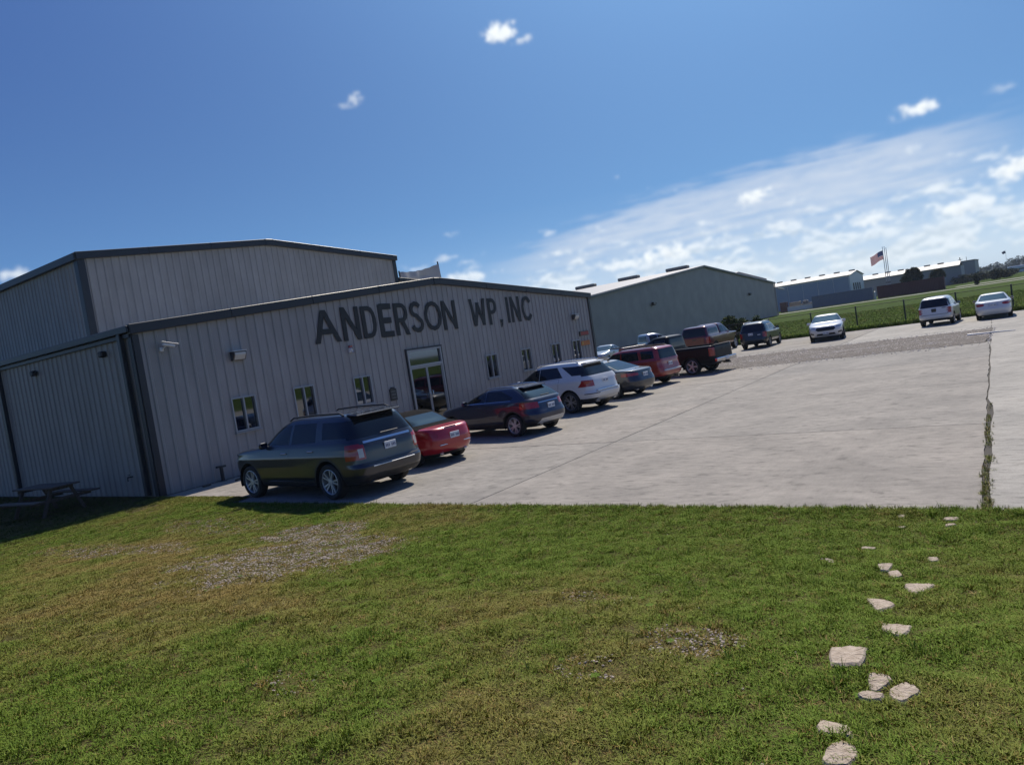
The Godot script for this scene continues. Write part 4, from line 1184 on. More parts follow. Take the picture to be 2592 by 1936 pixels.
func office_door(o: Node3D) -> void:
	var n := Node3D.new()
	n.name = "entrance_door"
	o.add_child(n, true)
	var x0 := 19.18
	var x1 := 21.04
	var f := MB.new()
	var zc := ZF - 0.005
	f.box(Vector3(x0 + 0.035, 1.41, zc), Vector3(0.07, 2.80, 0.13), 0.006)
	f.box(Vector3(x1 - 0.035, 1.41, zc), Vector3(0.07, 2.80, 0.13), 0.006)
	f.box(Vector3((x0 + x1) * 0.5, 2.775, zc), Vector3(x1 - x0 - 0.14, 0.07, 0.13), 0.006)
	f.box(Vector3((x0 + x1) * 0.5, 2.20, zc), Vector3(x1 - x0 - 0.14, 0.09, 0.13), 0.006)
	part(f, "frame", MT.aluminium, n)
	var tr := MB.new()
	tr.box(Vector3((x0 + x1) * 0.5, 2.4925, ZF - 0.02), Vector3(x1 - x0 - 0.14, 0.495, 0.01), 0.0)
	part(tr, "transom_pane", MT.glass_mirror, n)
	var sur := MB.new()
	sur.box(Vector3(x0 - 0.03, 1.42, ZF + 0.03), Vector3(0.06, 2.85, 0.06), 0.005)
	sur.box(Vector3(x1 + 0.03, 1.42, ZF + 0.03), Vector3(0.06, 2.85, 0.06), 0.005)
	sur.box(Vector3((x0 + x1) * 0.5, 2.84, ZF + 0.035), Vector3(x1 - x0 + 0.12, 0.05, 0.07), 0.005)
	part(sur, "surround", MT.trim_dark, n)
	for sd in [0, 1]:
		var a := lerpf(x0 + 0.07, x1 - 0.07, 0.5 * sd)
		var b := lerpf(x0 + 0.07, x1 - 0.07, 0.5 * sd + 0.5)
		var l := MB.new()
		for q in [[a + 0.028, 1.08, 0.045, 2.14], [b - 0.028, 1.08, 0.045, 2.14], [(a + b) * 0.5, 2.125, b - a - 0.10, 0.05], [(a + b) * 0.5, 0.10, b - a - 0.10, 0.17]]:
			l.box(Vector3(q[0], q[1], ZF + 0.01), Vector3(q[2], q[3], 0.05), 0.005)
		part(l, "door_leaf", MT.aluminium, n)
		var p := MB.new()
		p.box(Vector3((a + b) * 0.5, 1.14, ZF + 0.005), Vector3(b - a - 0.10, 1.92, 0.008), 0.0)
		part(p, "door_pane", MT.glass_mirror, n)
		var hx := b - 0.09 if sd == 0 else a + 0.09
		var h := MB.new()
		h.tube(PackedVector3Array([Vector3(hx, 0.95, ZF + 0.035), Vector3(hx, 0.95, ZF + 0.09), Vector3(hx, 1.22, ZF + 0.09), Vector3(hx, 1.22, ZF + 0.035)]), 0.012)
		part(h, "pull_handle", MT.chrome, n)

func build_sign() -> void:
	var o := thing("letter_sign", "hand-cut black capital letters running across the office gable", "sign", Vector3(0, 0, ZF + 0.033))
	var st := 0.19
	# letters as thick strokes in their own unit box; x, y from 0 to 1
	var g := {
		"A": [[[0.04, 0], [0.42, 1]], [[0.42, 1], [0.96, 0]], [[0.24, 0.34], [0.78, 0.34]]],
		"N": [[[0.09, 0], [0.09, 1]], [[0.09, 0.98], [0.91, 0.02]], [[0.91, 0], [0.91, 1]]],
		"E": [[[0.14, 0], [0.14, 1]], [[0.1, 0.93], [0.98, 0.93]], [[0.1, 0.50], [0.90, 0.50]], [[0.1, 0.075], [1.0, 0.075]]],
		"W": [[[0.08, 1], [0.27, 0.02]], [[0.27, 0.02], [0.54, 0.86]], [[0.50, 0.86], [0.80, 0.02]], [[0.80, 0.02], [0.93, 1]]],
		"I": [[[0.5, 0], [0.5, 1]]],
	}
	var defs := [["A", 15.25, 16.22, 3.41, 4.47], ["N", 16.41, 17.15, 3.40, 4.52], ["D", 17.28, 17.94, 3.41, 4.51], ["E", 18.09, 18.74, 3.39, 4.53], ["R", 18.86, 19.54, 3.38, 4.54], ["S", 19.66, 20.34, 3.41, 4.57], ["O", 20.42, 21.40, 3.42, 4.54], ["N", 21.48, 22.27, 3.39, 4.52], ["W", 23.17, 24.20, 3.39, 4.52], ["P", 24.38, 24.97, 3.39, 4.50], [",", 25.12, 25.34, 3.24, 3.58], ["I", 25.69, 25.88, 3.39, 4.51], ["N", 26.03, 26.69, 3.39, 4.51], ["C", 26.83, 27.65, 3.38, 4.50]]
	for d in defs:
		var ch: String = d[0]
		var x0: float = d[1]
		var y0: float = d[3]
		var w: float = d[2] - x0
		var h: float = d[4] - y0
		var polys := []
		if g.has(ch):
			var t := 0.205 if ch == "E" else (0.155 if ch in ["W"] else 0.175)
			for s in g[ch]:
				var a := Vector2(x0 + s[0][0] * w, y0 + s[0][1] * h)
				var b := Vector2(x0 + s[1][0] * w, y0 + s[1][1] * h)
				if absf(a.x - b.x) < 0.01 or absf(a.y - b.y) < 0.01:
					var n := (b - a).normalized().orthogonal() * t * 0.5
					polys.append(PackedVector2Array([a + n, a - n * 1.05, b - n, b + n]))
				else:   # slanted stroke with level ends
					var k := Vector2(t * 0.56, 0)
					polys.append(PackedVector2Array([a - k, a + k, b + k, b - k]))
		elif ch == ",":
			polys.append(PackedVector2Array([Vector2(x0 + 0.02, y0 + h), Vector2(x0 + w, y0 + h * 0.96), Vector2(x0 + w * 0.9, y0 + h * 0.55), Vector2(x0 + w * 0.35, y0), Vector2(x0 + w * 0.12, y0 + h * 0.05), Vector2(x0 + w * 0.4, y0 + h * 0.58), Vector2(x0 + 0.04, y0 + h * 0.6)]))
		else:
			# curved letters: strips between an outer and an inner path
			var c := Vector2(x0 + w * 0.5, y0 + h * 0.5)
			var t := 0.165
			var path := []
			if ch == "O":
				for i in 15: path.append(c + Vector2(cos(TAU * i / 14.0 + 0.2) * (w - t) * 0.5, sin(TAU * i / 14.0 + 0.2) * (h - t) * 0.5))
			elif ch == "C":
				for i in 12:
					var an := 0.62 + (TAU - 1.24) * i / 11.0
					path.append(c + Vector2(0.03, 0) + Vector2(cos(an) * (w - t) * 0.52, sin(an) * (h - t) * 0.5))
			elif ch == "S":
				for i in 8:
					var an := 0.5 + (PI * 1.5 - 0.5) * i / 7.0
					path.append(Vector2(c.x, y0 + h * 0.735) + Vector2(cos(an) * (w - t) * 0.47, sin(an) * (h * 0.53 - t) * 0.5))
				for i in range(1, 9):
					var an := PI * 0.5 - (PI * 1.42) * i / 8.0
					path.append(Vector2(c.x, y0 + h * 0.265) + Vector2(cos(an) * (w - t) * 0.5, sin(an) * (h * 0.53 - t) * 0.5))
			else:   # D, P, R : stem and bowl
				polys.append(PackedVector2Array([Vector2(x0, y0), Vector2(x0 + t * 1.05, y0), Vector2(x0 + t * 1.05, y0 + h), Vector2(x0, y0 + h)]))
				var by := y0 if ch == "D" else y0 + h * 0.40
				var bh := h if ch == "D" else h * 0.60
				var tt := t * 0.95
				path = [Vector2(x0 + t * 0.5, by + bh - tt * 0.5), Vector2(x0 + w * 0.50, by + bh - tt * 0.5)]
				for i in range(1, 7):
					var an := PI * 0.5 - PI * i / 7.0
					path.append(Vector2(x0 + w * 0.52 + cos(an) * (w * 0.48 - tt * 0.5), by + bh * 0.5 + sin(an) * (bh - tt) * 0.5))
				path.append(Vector2(x0 + w * 0.50, by + tt * 0.5))
				path.append(Vector2(x0 + t * 0.5, by + tt * 0.5))
				if ch == "R":
					polys.append(PackedVector2Array([Vector2(x0 + w * 0.36, y0 + h * 0.46), Vector2(x0 + w * 0.66, y0 + h * 0.46), Vector2(x0 + w * 1.02, y0), Vector2(x0 + w * 0.72, y0)]))
				t = tt
			for i in path.size() - 1:
				var a: Vector2 = path[i]
				var b: Vector2 = path[i + 1]
				var na: Vector2 = ((b - path[maxi(i - 1, 0)]) as Vector2).normalized().orthogonal() * t * 0.5
				var nb: Vector2 = ((path[mini(i + 2, path.size() - 1)] - a) as Vector2).normalized().orthogonal() * t * 0.5
				if ch == "O":
					var m14 := 14
					na = ((path[(i + 1) % m14] - path[(i - 1 + m14) % m14]) as Vector2).normalized().orthogonal() * t * 0.5
					nb = ((path[(i + 2) % m14] - path[i % m14]) as Vector2).normalized().orthogonal() * t * 0.5
				polys.append(PackedVector2Array([a + na, a - na, b - nb, b + nb]))
		# join the strokes of one letter
		var whole := [polys[0]]
		for i in range(1, polys.size()):
			var cur: PackedVector2Array = polys[i]
			var rest := []
			for p in whole:
				var u := Geometry2D.merge_polygons(p, cur)
				if u.size() == 1:
					cur = u[0]
				elif u.size() == 2 and Geometry2D.is_polygon_clockwise(u[1]):
					rest.append(p)    # keep rings as pieces: no holes in one polygon
				else:
					rest.append(p)
			rest.append(cur)
			whole = rest
		var mb := MB.new()
		var z := 0.0
		for p in whole:
			mb.extrude(p, Vector3(0, 0, z), Basis.IDENTITY, 0.012)
			z += 0.0025
		part(mb, "letter", MT.letter, o)

func build_tall() -> void:
	var o := thing("warehouse_building", "taller grey ribbed metal warehouse with dark eaves rising behind the office", "building", Vector3.ZERO)
	var z := -28.0
	var x0 := 13.0
	var x1 := 29.4
	var xm := 21.35
	var top_at := func(s): return 8.08 + 0.66 * (1.0 - absf(x0 + s - xm) / 8.2)
	ribbed_wall(o, Vector3(x0, 0, z), Vector3.RIGHT, Vector3.BACK, x1 - x0, top_at, [], [MT.panel0, MT.panel1, MT.panel2, MT.panel1], [xm - x0], 0.305, 4.3)
	ribbed_wall(o, Vector3(x0, 0, -60.0), Vector3.BACK, Vector3.LEFT, 32.0, func(_s): return 8.05, [], [MT.panel_side0, MT.panel_side1], [], 0.305, 4.2)
	part(gable_core(x0 + 0.12, x1 - 0.12, xm, 8.0, 8.0, 8.66, z - 0.13, -59.9), "inner_wall", MT.core, o)
	part(roof_slab(Vector3(x0 - 0.08, 8.08, 0), Vector3(xm, 8.745, 0), z + 0.08, -60.05), "roof_slope", MT.roof_pale, o)
	part(roof_slab(Vector3(x1 + 0.08, 8.08, 0), Vector3(xm, 8.745, 0), z + 0.08, -60.05), "roof_slope", MT.roof_pale, o)
	for sd in [0, 1]:
		var e := Vector3(x0 - 0.12 if sd == 0 else x1 + 0.12, 8.06, z + 0.085)
		var r := Vector3(xm + (-0.2 if sd == 0 else 0.2), 8.735, z + 0.085)
		for i in 3:
			part(beam(e.lerp(r, i / 3.0), e.lerp(r, (i + 1) / 3.0 - 0.0008), 0.27, 0.16, Vector3.UP), "rake_trim", MT.trim_dark, o)
	var pk := MB.new()
	pk.box(Vector3(xm, 8.735, z + 0.095), Vector3(0.42, 0.285, 0.18), 0.02)
	part(pk, "ridge_cap", MT.trim_dark, o)
	part(beam(Vector3(x0 - 0.1, 8.04, z + 0.1), Vector3(x0 - 0.1, 8.04, -60.0), 0.26, 0.16, Vector3.UP), "gutter", MT.trim_dark, o)
	for a in [[x0 + 0.07, z + 0.05, 0.26, 0.03, 6.1, 3.7], [x0 - 0.05, z - 0.10, 0.03, 0.30, 6.1, 3.7], [x1 - 0.07, z + 0.05, 0.26, 0.03, 6.1, 3.7], [x1 + 0.05, z - 0.09, 0.03, 0.26, 6.1, 3.7]]:
		var m := MB.new()
		m.box(Vector3(a[0], a[4], a[1]), Vector3(a[2], a[5], a[3]), 0.006)
		part(m, "corner_trim", MT.trim_dark, o)
	# lean-to on the far side
	var lx0 := 29.46
	var lx1 := 36.0
	var lt := func(s): return 6.92 - 0.085 * s
	ribbed_wall(o, Vector3(lx0, 0, z - 0.02), Vector3.RIGHT, Vector3.BACK, lx1 - lx0, lt, [], [MT.panel0, MT.panel2], [], 0.305, 0.0)
	part(roof_slab(Vector3(lx0, 6.94, 0), Vector3(lx1 + 0.1, 6.385, 0), z + 0.06, -60.0), "lean_to_roof", MT.roof_pale, o)
	part(beam(Vector3(lx0, 6.90, z + 0.06), Vector3(lx1 + 0.1, 6.345, z + 0.06), 0.2, 0.14, Vector3.UP), "lean_to_trim", MT.trim_dark, o)
	# banner on two poles above the lean-to roof
	var b := thing("roof_banner", "faded grey banner sagging between two poles on the lean-to roof", "banner", Vector3(0, 0, -30.0))
	for p in [[31.78, 6.4, 7.72, -0.02], [35.40, 6.3, 8.28, -0.05]]:
		var m := MB.new()
		m.bar(Vector3(p[0] - p[3] * 2, p[1], 0), Vector3(p[0] + p[3], p[2], 0), 0.045)
		part(m, "pole", MT.trim_dark, b)
	var cl := MB.new()
	var prev := []
	for i in 25:
		var t := i / 24.0
		var x := lerpf(31.82, 35.36, t)
		var yt := lerpf(7.66, 8.14, pow(t, 1.7)) - 0.06 * sin(t * PI) + 0.015 * sin(t * 31.0)
		var yb := lerpf(6.95, 7.0, t) + 0.06 * sin(t * 3.0)
		var zz := 0.10 * sin(t * 7.0) + 0.04 * sin(t * 19.0)
		var cur := [Vector3(x, yb, zz * 0.5), Vector3(x, (yt + yb) * 0.5, zz * 1.3), Vector3(x, yt, zz * 0.4)]
		if prev:
			for k in 2: cl.quad(prev[k], cur[k], cur[k + 1], prev[k + 1])
		prev = cur
	part(cl, "cloth", MT.banner, b)

func fixtures() -> void:
	# wall packs
	for a in [[12.33, 3.33, "near the flank corner, above the first window"], [31.28, 3.30, "above the two coloured address boards"]]:
		var o := thing("wall_lamp", "bronze wall pack lamp with a pale lens " + a[2], "lamp", Vector3(a[0], a[1], ZF + 0.03), 0.0, "wall pack lamps on the office front")
		var m := MB.new()
		var p := PackedVector2Array([Vector2(0, -0.12), Vector2(0.10, -0.12), Vector2(0.20, 0.04), Vector2(0.20, 0.13), Vector2(0, 0.13)])
		m.extrude(p, Vector3(0.20, 0, 0), Basis(Vector3.BACK, Vector3.UP, Vector3.LEFT), 0.40)
		part(m, "housing", MT.frame_bronze, o)
		var l := MB.new()
		l.quad(Vector3(-0.17, -0.105, 0.118), Vector3(0.17, -0.105, 0.118), Vector3(0.17, 0.03, 0.202), Vector3(-0.17, 0.03, 0.202))
		l.quad(Vector3(-0.17, 0.03, 0.204), Vector3(0.17, 0.03, 0.204), Vector3(0.17, 0.09, 0.204), Vector3(-0.17, 0.09, 0.204))
		part(l, "lens", MT.lens, o)
		var hd := MB.new()
		hd.box(Vector3(0, 0.14, 0.105), Vector3(0.43, 0.02, 0.23), 0.006)
		part(hd, "hood", MT.white_metal, o)
	# security camera
	var c := thing("security_camera", "white bullet security camera under a sunshield near the flank corner", "camera", Vector3(10.22, 3.72, ZF + 0.03))
	var m := MB.new()
	m.box(Vector3(-0.06, 0.0, 0.04), Vector3(0.10, 0.10, 0.08), 0.015)
	m.bar(Vector3(-0.06, 0, 0.06), Vector3(0.0, 0.08, 0.20), 0.018)
	part(m, "bracket", MT.white_metal, c)
	var bs := Basis(Vector3.BACK, -0.22)
	m = MB.new()
	m.box(Vector3(0.06, 0.09, 0.22), Vector3(0.34, 0.08, 0.08), 0.02, bs)
	part(m, "camera_body", MT.white_metal, c)
	m = MB.new()
	m.box(Vector3(0.08, 0.145, 0.22), Vector3(0.46, 0.015, 0.12), 0.004, bs)
	part(m, "sunshield", MT.white_metal, c)
	m = MB.new()
	m.lathe([Vector2(0.03, 0), Vector2(0.03, 0.012), Vector2(0, 0.014)], 12, Vector3(0.225, 0.052, 0.22), Basis(Vector3.UP, PI * 0.5))
	part(m, "lens", MT.glass_dark, c)
	# alarm sounder
	var al := thing("alarm_sounder", "white alarm box with a red strobe below the letter sign", "alarm", Vector3(16.56, 3.12, ZF + 0.03))
	m = MB.new()
	m.box(Vector3(0, -0.035, 0.04), Vector3(0.17, 0.15, 0.08), 0.015)
	part(m, "housing", MT.white_metal, al)
	m = MB.new()
	m.lathe([Vector2(0.055, 0), Vector2(0.075, 0.04)], 14, Vector3(0.01, -0.04, 0.08))
	part(m, "horn", MT.galv, al)
	m = MB.new()
	m.box(Vector3(-0.005, 0.085, 0.045), Vector3(0.15, 0.085, 0.09), 0.025)
	part(m, "strobe", MT.tail_red, al)
	# plaque by the door
	var pq := thing("wall_plaque", "black framed notice plaque with an ornamental top beside the entrance", "plaque", Vector3(18.17, 1.15, ZF + 0.033))
	m = MB.new()
	m.extrude(PackedVector2Array([Vector2(-0.16, 0), Vector2(0.16, 0), Vector2(0.16, 0.40), Vector2(0.09, 0.42), Vector2(0.06, 0.47), Vector2(-0.06, 0.47), Vector2(-0.09, 0.42), Vector2(-0.16, 0.40)]), Vector3.ZERO, Basis.IDENTITY, 0.04)
	part(m, "board", MT.trim_black, pq)
	for i in 3:
		m = MB.new()
		m.box(Vector3(0, 0.10 + i * 0.11, 0.043), Vector3(0.22, 0.055 if i != 1 else 0.075, 0.008), 0.002)
		part(m, "nameplate", MT.frame_bronze, pq)
	# address boards
	for a in [["sign_red", 2.45, "flat red sign board on the office front, above the orange one", 0], ["sign_orange", 1.965, "flat orange sign board on the office front, below the red one", 1]]:
		var b := thing("address_board", a[2], "sign", Vector3(31.98, a[1], ZF + 0.033), 0.0, "coloured boards by the far corner")
		m = MB.new()
		m.box(Vector3(0, 0, 0.02), Vector3(0.88, 0.23, 0.04), 0.005)
		part(m, "board", MT.trim_black if a[3] == 0 else MT.sign_orange, b)
		m = MB.new()
		m.box(Vector3(0.03, 0, 0.043), Vector3(0.78, 0.17, 0.008), 0.0)
		part(m, "face", MT[a[0]], b)
		if a[3] == 1:
			m = MB.new()
			m.box(Vector3(-0.30, 0, 0.050), Vector3(0.09, 0.14, 0.006), 0.0)
			part(m, "emblem", MT.sign_yellow, b)
	# standpipe at the foot of the wall
	var s := thing("standpipe", "short black T-topped standpipe at the foot of the office wall", "pipe", Vector3(11.15, 0, -18.2))
	m = MB.new()
	m.bar(Vector3(0, 0, 0), Vector3(0, 0.40, 0), 0.05, 0.045, 12)
	part(m, "pipe", MT.plastic_black, s)
	m = MB.new()
	m.bar(Vector3(-0.15, 0.41, 0.02), Vector3(0.15, 0.39, -0.02), 0.028, 0.028, 10)
	part(m, "crossbar", MT.plastic_black, s)
	m = MB.new()
	m.lathe([Vector2(0.0, 0.02), Vector2(0.10, 0.02), Vector2(0.11, 0.0)], 16, Vector3.ZERO, Basis(Vector3.RIGHT, -PI * 0.5))
	part(m, "flange", MT.brake, s)
	for a in [[11.25, -17.62, 0.30, 0.5], [10.55, -18.02, 0.24, 0.2]]:
		m = MB.new()
		m.box(Vector3(0, 0.02, 0), Vector3(a[2], 0.04, 0.09), 0.012, Basis(Vector3.UP, a[3]))
		tag(top(m, "wood_scrap", MT.wood_old, Vector3(a[0], 0.001, a[1])), "small dark scrap lying on the pad by the standpipe, %s" % ("out from the wall" if a[2] > 0.27 else "against the wall"), "scrap", "scraps on the concrete pad")
	picnic_table()

func picnic_table() -> void:
	var o := thing("picnic_table", "weathered wooden picnic table with attached benches standing in the building shade", "table", Vector3(7.75, 0.03, -20.5), PI * 0.5 + 0.12)
	o.scale = Vector3.ONE * 0.93
	for i in 5:
		var m := MB.new()
		m.box(Vector3(0, 0.75, -0.30 + i * 0.15), Vector3(1.95, 0.04, 0.138), 0.006)
		part(m, "tabletop_plank", MT.wood_old, o)
	for sg in [-1.0, 1.0]:
		for i in 2:
			var m := MB.new()
			m.box(Vector3(0, 0.45, sg * (0.66 + i * 0.145)), Vector3(1.95, 0.04, 0.135), 0.006)
			part(m, "bench_plank", MT.wood_old, o)
	for x in [-0.68, 0.68]:
		for sg in [-1.0, 1.0]:
			part(beam(Vector3(x, 0.0, sg * 0.55), Vector3(x, 0.73, sg * 0.24), 0.09, 0.045, Vector3.BACK), "leg", MT.wood_old, o)
		part(beam(Vector3(x + 0.045, 0.40, -0.80), Vector3(x + 0.045, 0.40, 0.80), 0.09, 0.042, Vector3.UP), "bench_support", MT.wood_old, o)
		part(beam(Vector3(x + 0.045, 0.685, -0.36), Vector3(x + 0.045, 0.685, 0.36), 0.08, 0.042, Vector3.UP), "top_support", MT.wood_old, o)

func far_buildings() -> void:
	# wide grey warehouse
	var o := thing("grey_warehouse", "wide plain grey warehouse with a low gable and three ridge vents beyond the office", "building", Vector3.ZERO)
	var z := -40.0
	var x0 := 72.0
	var x1 := 144.5
	var xm := 108.4
	var e := 6.3
	var r := 9.62
	var zb := -66.0
	var tp := func(s): return e + (r - e) * (1.0 - absf(x0 + s - xm) / (36.3))
	ribbed_wall(o, Vector3(x0, 0, z), Vector3.RIGHT, Vector3.BACK, x1 - x0, tp, [], [MT.grey_metal], [xm - x0], 1.2, 0.0, 0.006)
	part(gable_core(x0 + 0.1, x1 - 0.1, xm, e - 0.05, e - 0.05, r - 0.05, z - 0.1, zb), "inner_wall", MT.grey_metal, o)
	part(roof_slab(Vector3(x0 - 0.3, e, 0), Vector3(xm, r + 0.02, 0), z + 0.2, zb - 0.2, 0.12), "roof_slope", MT.roof_pale, o)
	part(roof_slab(Vector3(x1 + 0.3, e, 0), Vector3(xm, r + 0.02, 0), z + 0.2, zb - 0.2, 0.12), "roof_slope", MT.roof_pale, o)
	part(beam(Vector3(x0 - 0.3, e - 0.08, z + 0.24), Vector3(xm, r - 0.06, z + 0.24), 0.22, 0.1, Vector3.UP), "rake_trim", MT.vent_grey, o)
	part(beam(Vector3(x1 + 0.3, e - 0.08, z + 0.24), Vector3(xm, r - 0.06, z + 0.24), 0.22, 0.1, Vector3.UP), "rake_trim", MT.vent_grey, o)
	part(beam(Vector3(x1 + 0.1, 0, z + 0.1), Vector3(x1 + 0.1, e, z + 0.1), 0.3, 0.12, Vector3.RIGHT), "corner_trim", MT.grey_metal, o)
	for a in [[-62.4, -58.7], [-54.3, -50.7], [-45.9, -42.3]]:
		var v := Node3D.new()
		v.name = "ridge_vent"
		o.add_child(v, true)
		var m := MB.new()
		m.box(Vector3(xm, r + 0.38, (a[0] + a[1]) * 0.5), Vector3(1.1, 0.50, a[1] - a[0]), 0.12)
		part(m, "vent_hood", MT.vent_grey, v)
		m = MB.new()
		m.box(Vector3(xm, r + 0.08, (a[0] + a[1]) * 0.5), Vector3(0.7, 0.22, a[1] - a[0] - 0.2), 0.02)
		part(m, "vent_throat", MT.trim_black, v)
	# raised roof block behind
	var b := MB.new()
	b.extrude(PackedVector2Array([Vector2(124.0, 6.2), Vector2(142.4, 6.2), Vector2(142.4, 7.25), Vector2(126.5, 8.72), Vector2(124.0, 8.40)]), Vector3(0, 0, -44.6), Basis.IDENTITY, 4.0)
	part(b, "roof_monitor", MT.grey_metal, o)
	for a in [[88.3, 4.75], [128.5, 4.65]]:
		var m := MB.new()
		m.box(Vector3(0, 0, 0.2), Vector3(0.7, 0.45, 0.4), 0.08)
		m.box(Vector3(0.35, 0.05, 0.25), Vector3(0.5, 0.2, 0.3), 0.05)
		tag(top(m, "warehouse_lamp", MT.trim_black, Vector3(a[0], a[1], z + 0.03)), "small black lamp high on the grey warehouse wall, %s" % ("by the office corner" if a[0] < 100 else "towards the hangar"), "lamp", "lamps on the grey warehouse")
	var sp := MB.new()
	sp.bar(Vector3(145.2, 5.2, z + 0.4), Vector3(149.5, 4.9, z + 0.4), 0.16)
	tag(top(sp, "drain_spout", MT.galv), "pale pipe jutting from the far corner of the grey warehouse", "pipe")

	# hangar with blue panels
	var h := thing("hangar_building", "long pale hangar with blue-grey door panels and a bright roof", "building", Vector3.ZERO)
	var hx := 195.0
	var hz0 := -35.9
	var hz1 := -62.0
	var depth_x := 17.8
	var wall := MB.new()
	wall.box(Vector3(hx + depth_x * 0.5, 3.2, (hz0 + hz1) * 0.5), Vector3(depth_x, 6.4, hz0 - hz1), 0.02)
	wall.extrude(PackedVector2Array([Vector2(0, 6.4), Vector2(depth_x, 6.4), Vector2(depth_x * 0.5, 7.4)]), Vector3(hx, 0, hz1), Basis.IDENTITY, hz0 - hz1)
	part(wall, "wall", MT.hangar_white, h)
	part(roof_slab(Vector3(hx - 0.4, 6.36, 0), Vector3(hx + depth_x * 0.5, 7.45, 0), hz0 + 0.3, hz1, 0.1), "roof_slope", MT.roof_pale, h)
	part(roof_slab(Vector3(hx + depth_x + 0.4, 6.36, 0), Vector3(hx + depth_x * 0.5, 7.45, 0), hz0 + 0.3, hz1, 0.1), "roof_slope", MT.roof_pale, h)
	for i in 7:
		var m := MB.new()
		var za := hz0 - 0.25 - i * 3.65
		m.box(Vector3(hx - 0.06, 3.0, za - 1.78), Vector3(0.1, 5.9, 3.45), 0.02)
		part(m, "door_panel", MT.hangar_blue, h)
	for i in 6:
		var m := MB.new()
		m.box(Vector3(hx + depth_x * 0.5, 7.66, hz0 - 0.9 - i * 3.6), Vector3(0.9, 0.34, 1.35), 0.05)
		part(m, "ridge_vent", MT.vent_grey, h)
	# the gable end seen past the panels: build its windows
	for i in 4:
		var m := MB.new()
		var wz := 3.6 + i * 2.7
		m.box(Vector3(hx + wz + 0.3, 3.55, hz0 + 0.03), Vector3(1.3, 1.7, 0.08), 0.02)
		part(m, "window", MT.glass_dark, h)

	# second long roof behind
	var l := thing("long_shed", "very long low grey shed with a pale roof behind the containers", "building", Vector3.ZERO)
	var m2 := MB.new()
	m2.box(Vector3(236.0, 2.4, -30.0), Vector3(12.0, 4.8, 30.0), 0.02)
	part(m2, "wall", MT.shed_grey, l)
	part(roof_slab(Vector3(229.6, 4.85, 0), Vector3(236.0, 6.0, 0), -15.2, -46.0, 0.12), "roof_slope", MT.roof_pale, l)
	part(roof_slab(Vector3(242.4, 4.85, 0), Vector3(236.0, 6.0, 0), -15.2, -46.0, 0.12), "roof_slope", MT.roof_pale, l)
	for i in 6:
		var m := MB.new()
		m.box(Vector3(235.9, 6.22, -20.0 - i * 3.3), Vector3(0.9, 0.3, 1.5), 0.05)
		part(m, "ridge_vent", MT.vent_grey, l)
	var fb := thing("blue_shed", "dark blue-grey flat-topped shed standing beyond the maroon container", "building", Vector3.ZERO)
	var m3 := MB.new()
	m3.box(Vector3(270.0, 3.0, -19.8), Vector3(20.0, 6.1, 13.0), 0.05)
	part(m3, "wall", MT.shed_grey, fb)
	m3 = MB.new()
	m3.box(Vector3(270.0, 6.15, -19.8), Vector3(20.4, 0.2, 13.4), 0.03)
	part(m3, "roof", MT.vent_grey, fb)
	var mp := MB.new()
	mp.bar(Vector3(262.0, 6.2, -15.4), Vector3(262.0, 7.4, -15.4), 0.06)
	part(mp, "roof_mast", MT.vent_grey, fb)

	# shipping containers: corrugated
	for a in [["box_blue", -39.45, "blue-grey shipping container at the edge of the field beside the hangar"], ["box_maroon", -26.35, "dark maroon shipping container at the edge of the field below the flagpoles"]]:
		var c := thing("shipping_container", a[2], "container", Vector3(170.0, 0, a[1]), 0.0, "shipping containers by the far road")
		ribbed_wall(c, Vector3(0, 0.15, 0), Vector3.BACK, Vector3.LEFT, 12.19, func(_s): return 2.40, [], [MT[a[0]]], [], 0.28, 0.0, 0.04)
		var m := MB.new()
		m.box(Vector3(1.22, 1.3, 6.095), Vector3(2.36, 2.5, 12.1), 0.02)
		part(m, "box", MT[a[0]], c)
		m = MB.new()
		for y in [0.08, 2.52]:
			m.box(Vector3(-0.02, y, 6.095), Vector3(0.12, 0.14, 12.19), 0.01)
		for zz in [0.06, 12.13]:
			m.box(Vector3(-0.03, 1.3, zz), Vector3(0.13, 2.3, 0.13), 0.01)
		part(m, "frame", MT[a[0]], c)
	# clutter between warehouse and container
	var dr := MB.new()
	dr.box(Vector3(0, 1.12, 0), Vector3(1.2, 2.24, 1.5), 0.03)
	tag(top(dr, "storage_shed", MT.brown_door, Vector3(171.0, 0, -45.7)), "narrow reddish-brown storage shed beside the grey warehouse", "shed")
	var wl := thing("block_wall", "low white wall between the brown shed and the blue container", "wall", Vector3(170.5, 0, 0))
	var m4 := MB.new()
	m4.box(Vector3(0, 0.5, -42.2), Vector3(0.3, 1.0, 5.4), 0.02)
	part(m4, "wall", MT.hangar_white, wl)
	m4 = MB.new()
	m4.box(Vector3(0, 1.03, -42.2), Vector3(0.42, 0.08, 5.4), 0.02)
	part(m4, "coping", MT.galv, wl)
	var sc := MB.new()
	sc.box(Vector3(0, 1.0, 0), Vector3(1.5, 2.0, 2.3), 0.1)
	tag(top(sc, "tan_crate", MT.tan, Vector3(173.5, 0, -43.9)), "large tan crate behind the low white wall next to the brown shed", "crate")
	sc = MB.new()
	sc.box(Vector3(0, 0.7, 0), Vector3(1.5, 1.4, 3.0), 0.1)
	sc.box(Vector3(0, 1.7, -0.6), Vector3(1.2, 0.8, 1.2), 0.3)
	tag(top(sc, "covered_load", MT.vent_grey, Vector3(173.5, 0, -41.0)), "brownish covered load behind the low white wall next to the container", "load")
	var mk := MB.new()
	mk.bar(Vector3(0, 0, 0), Vector3(0, 1.5, 0), 0.14)
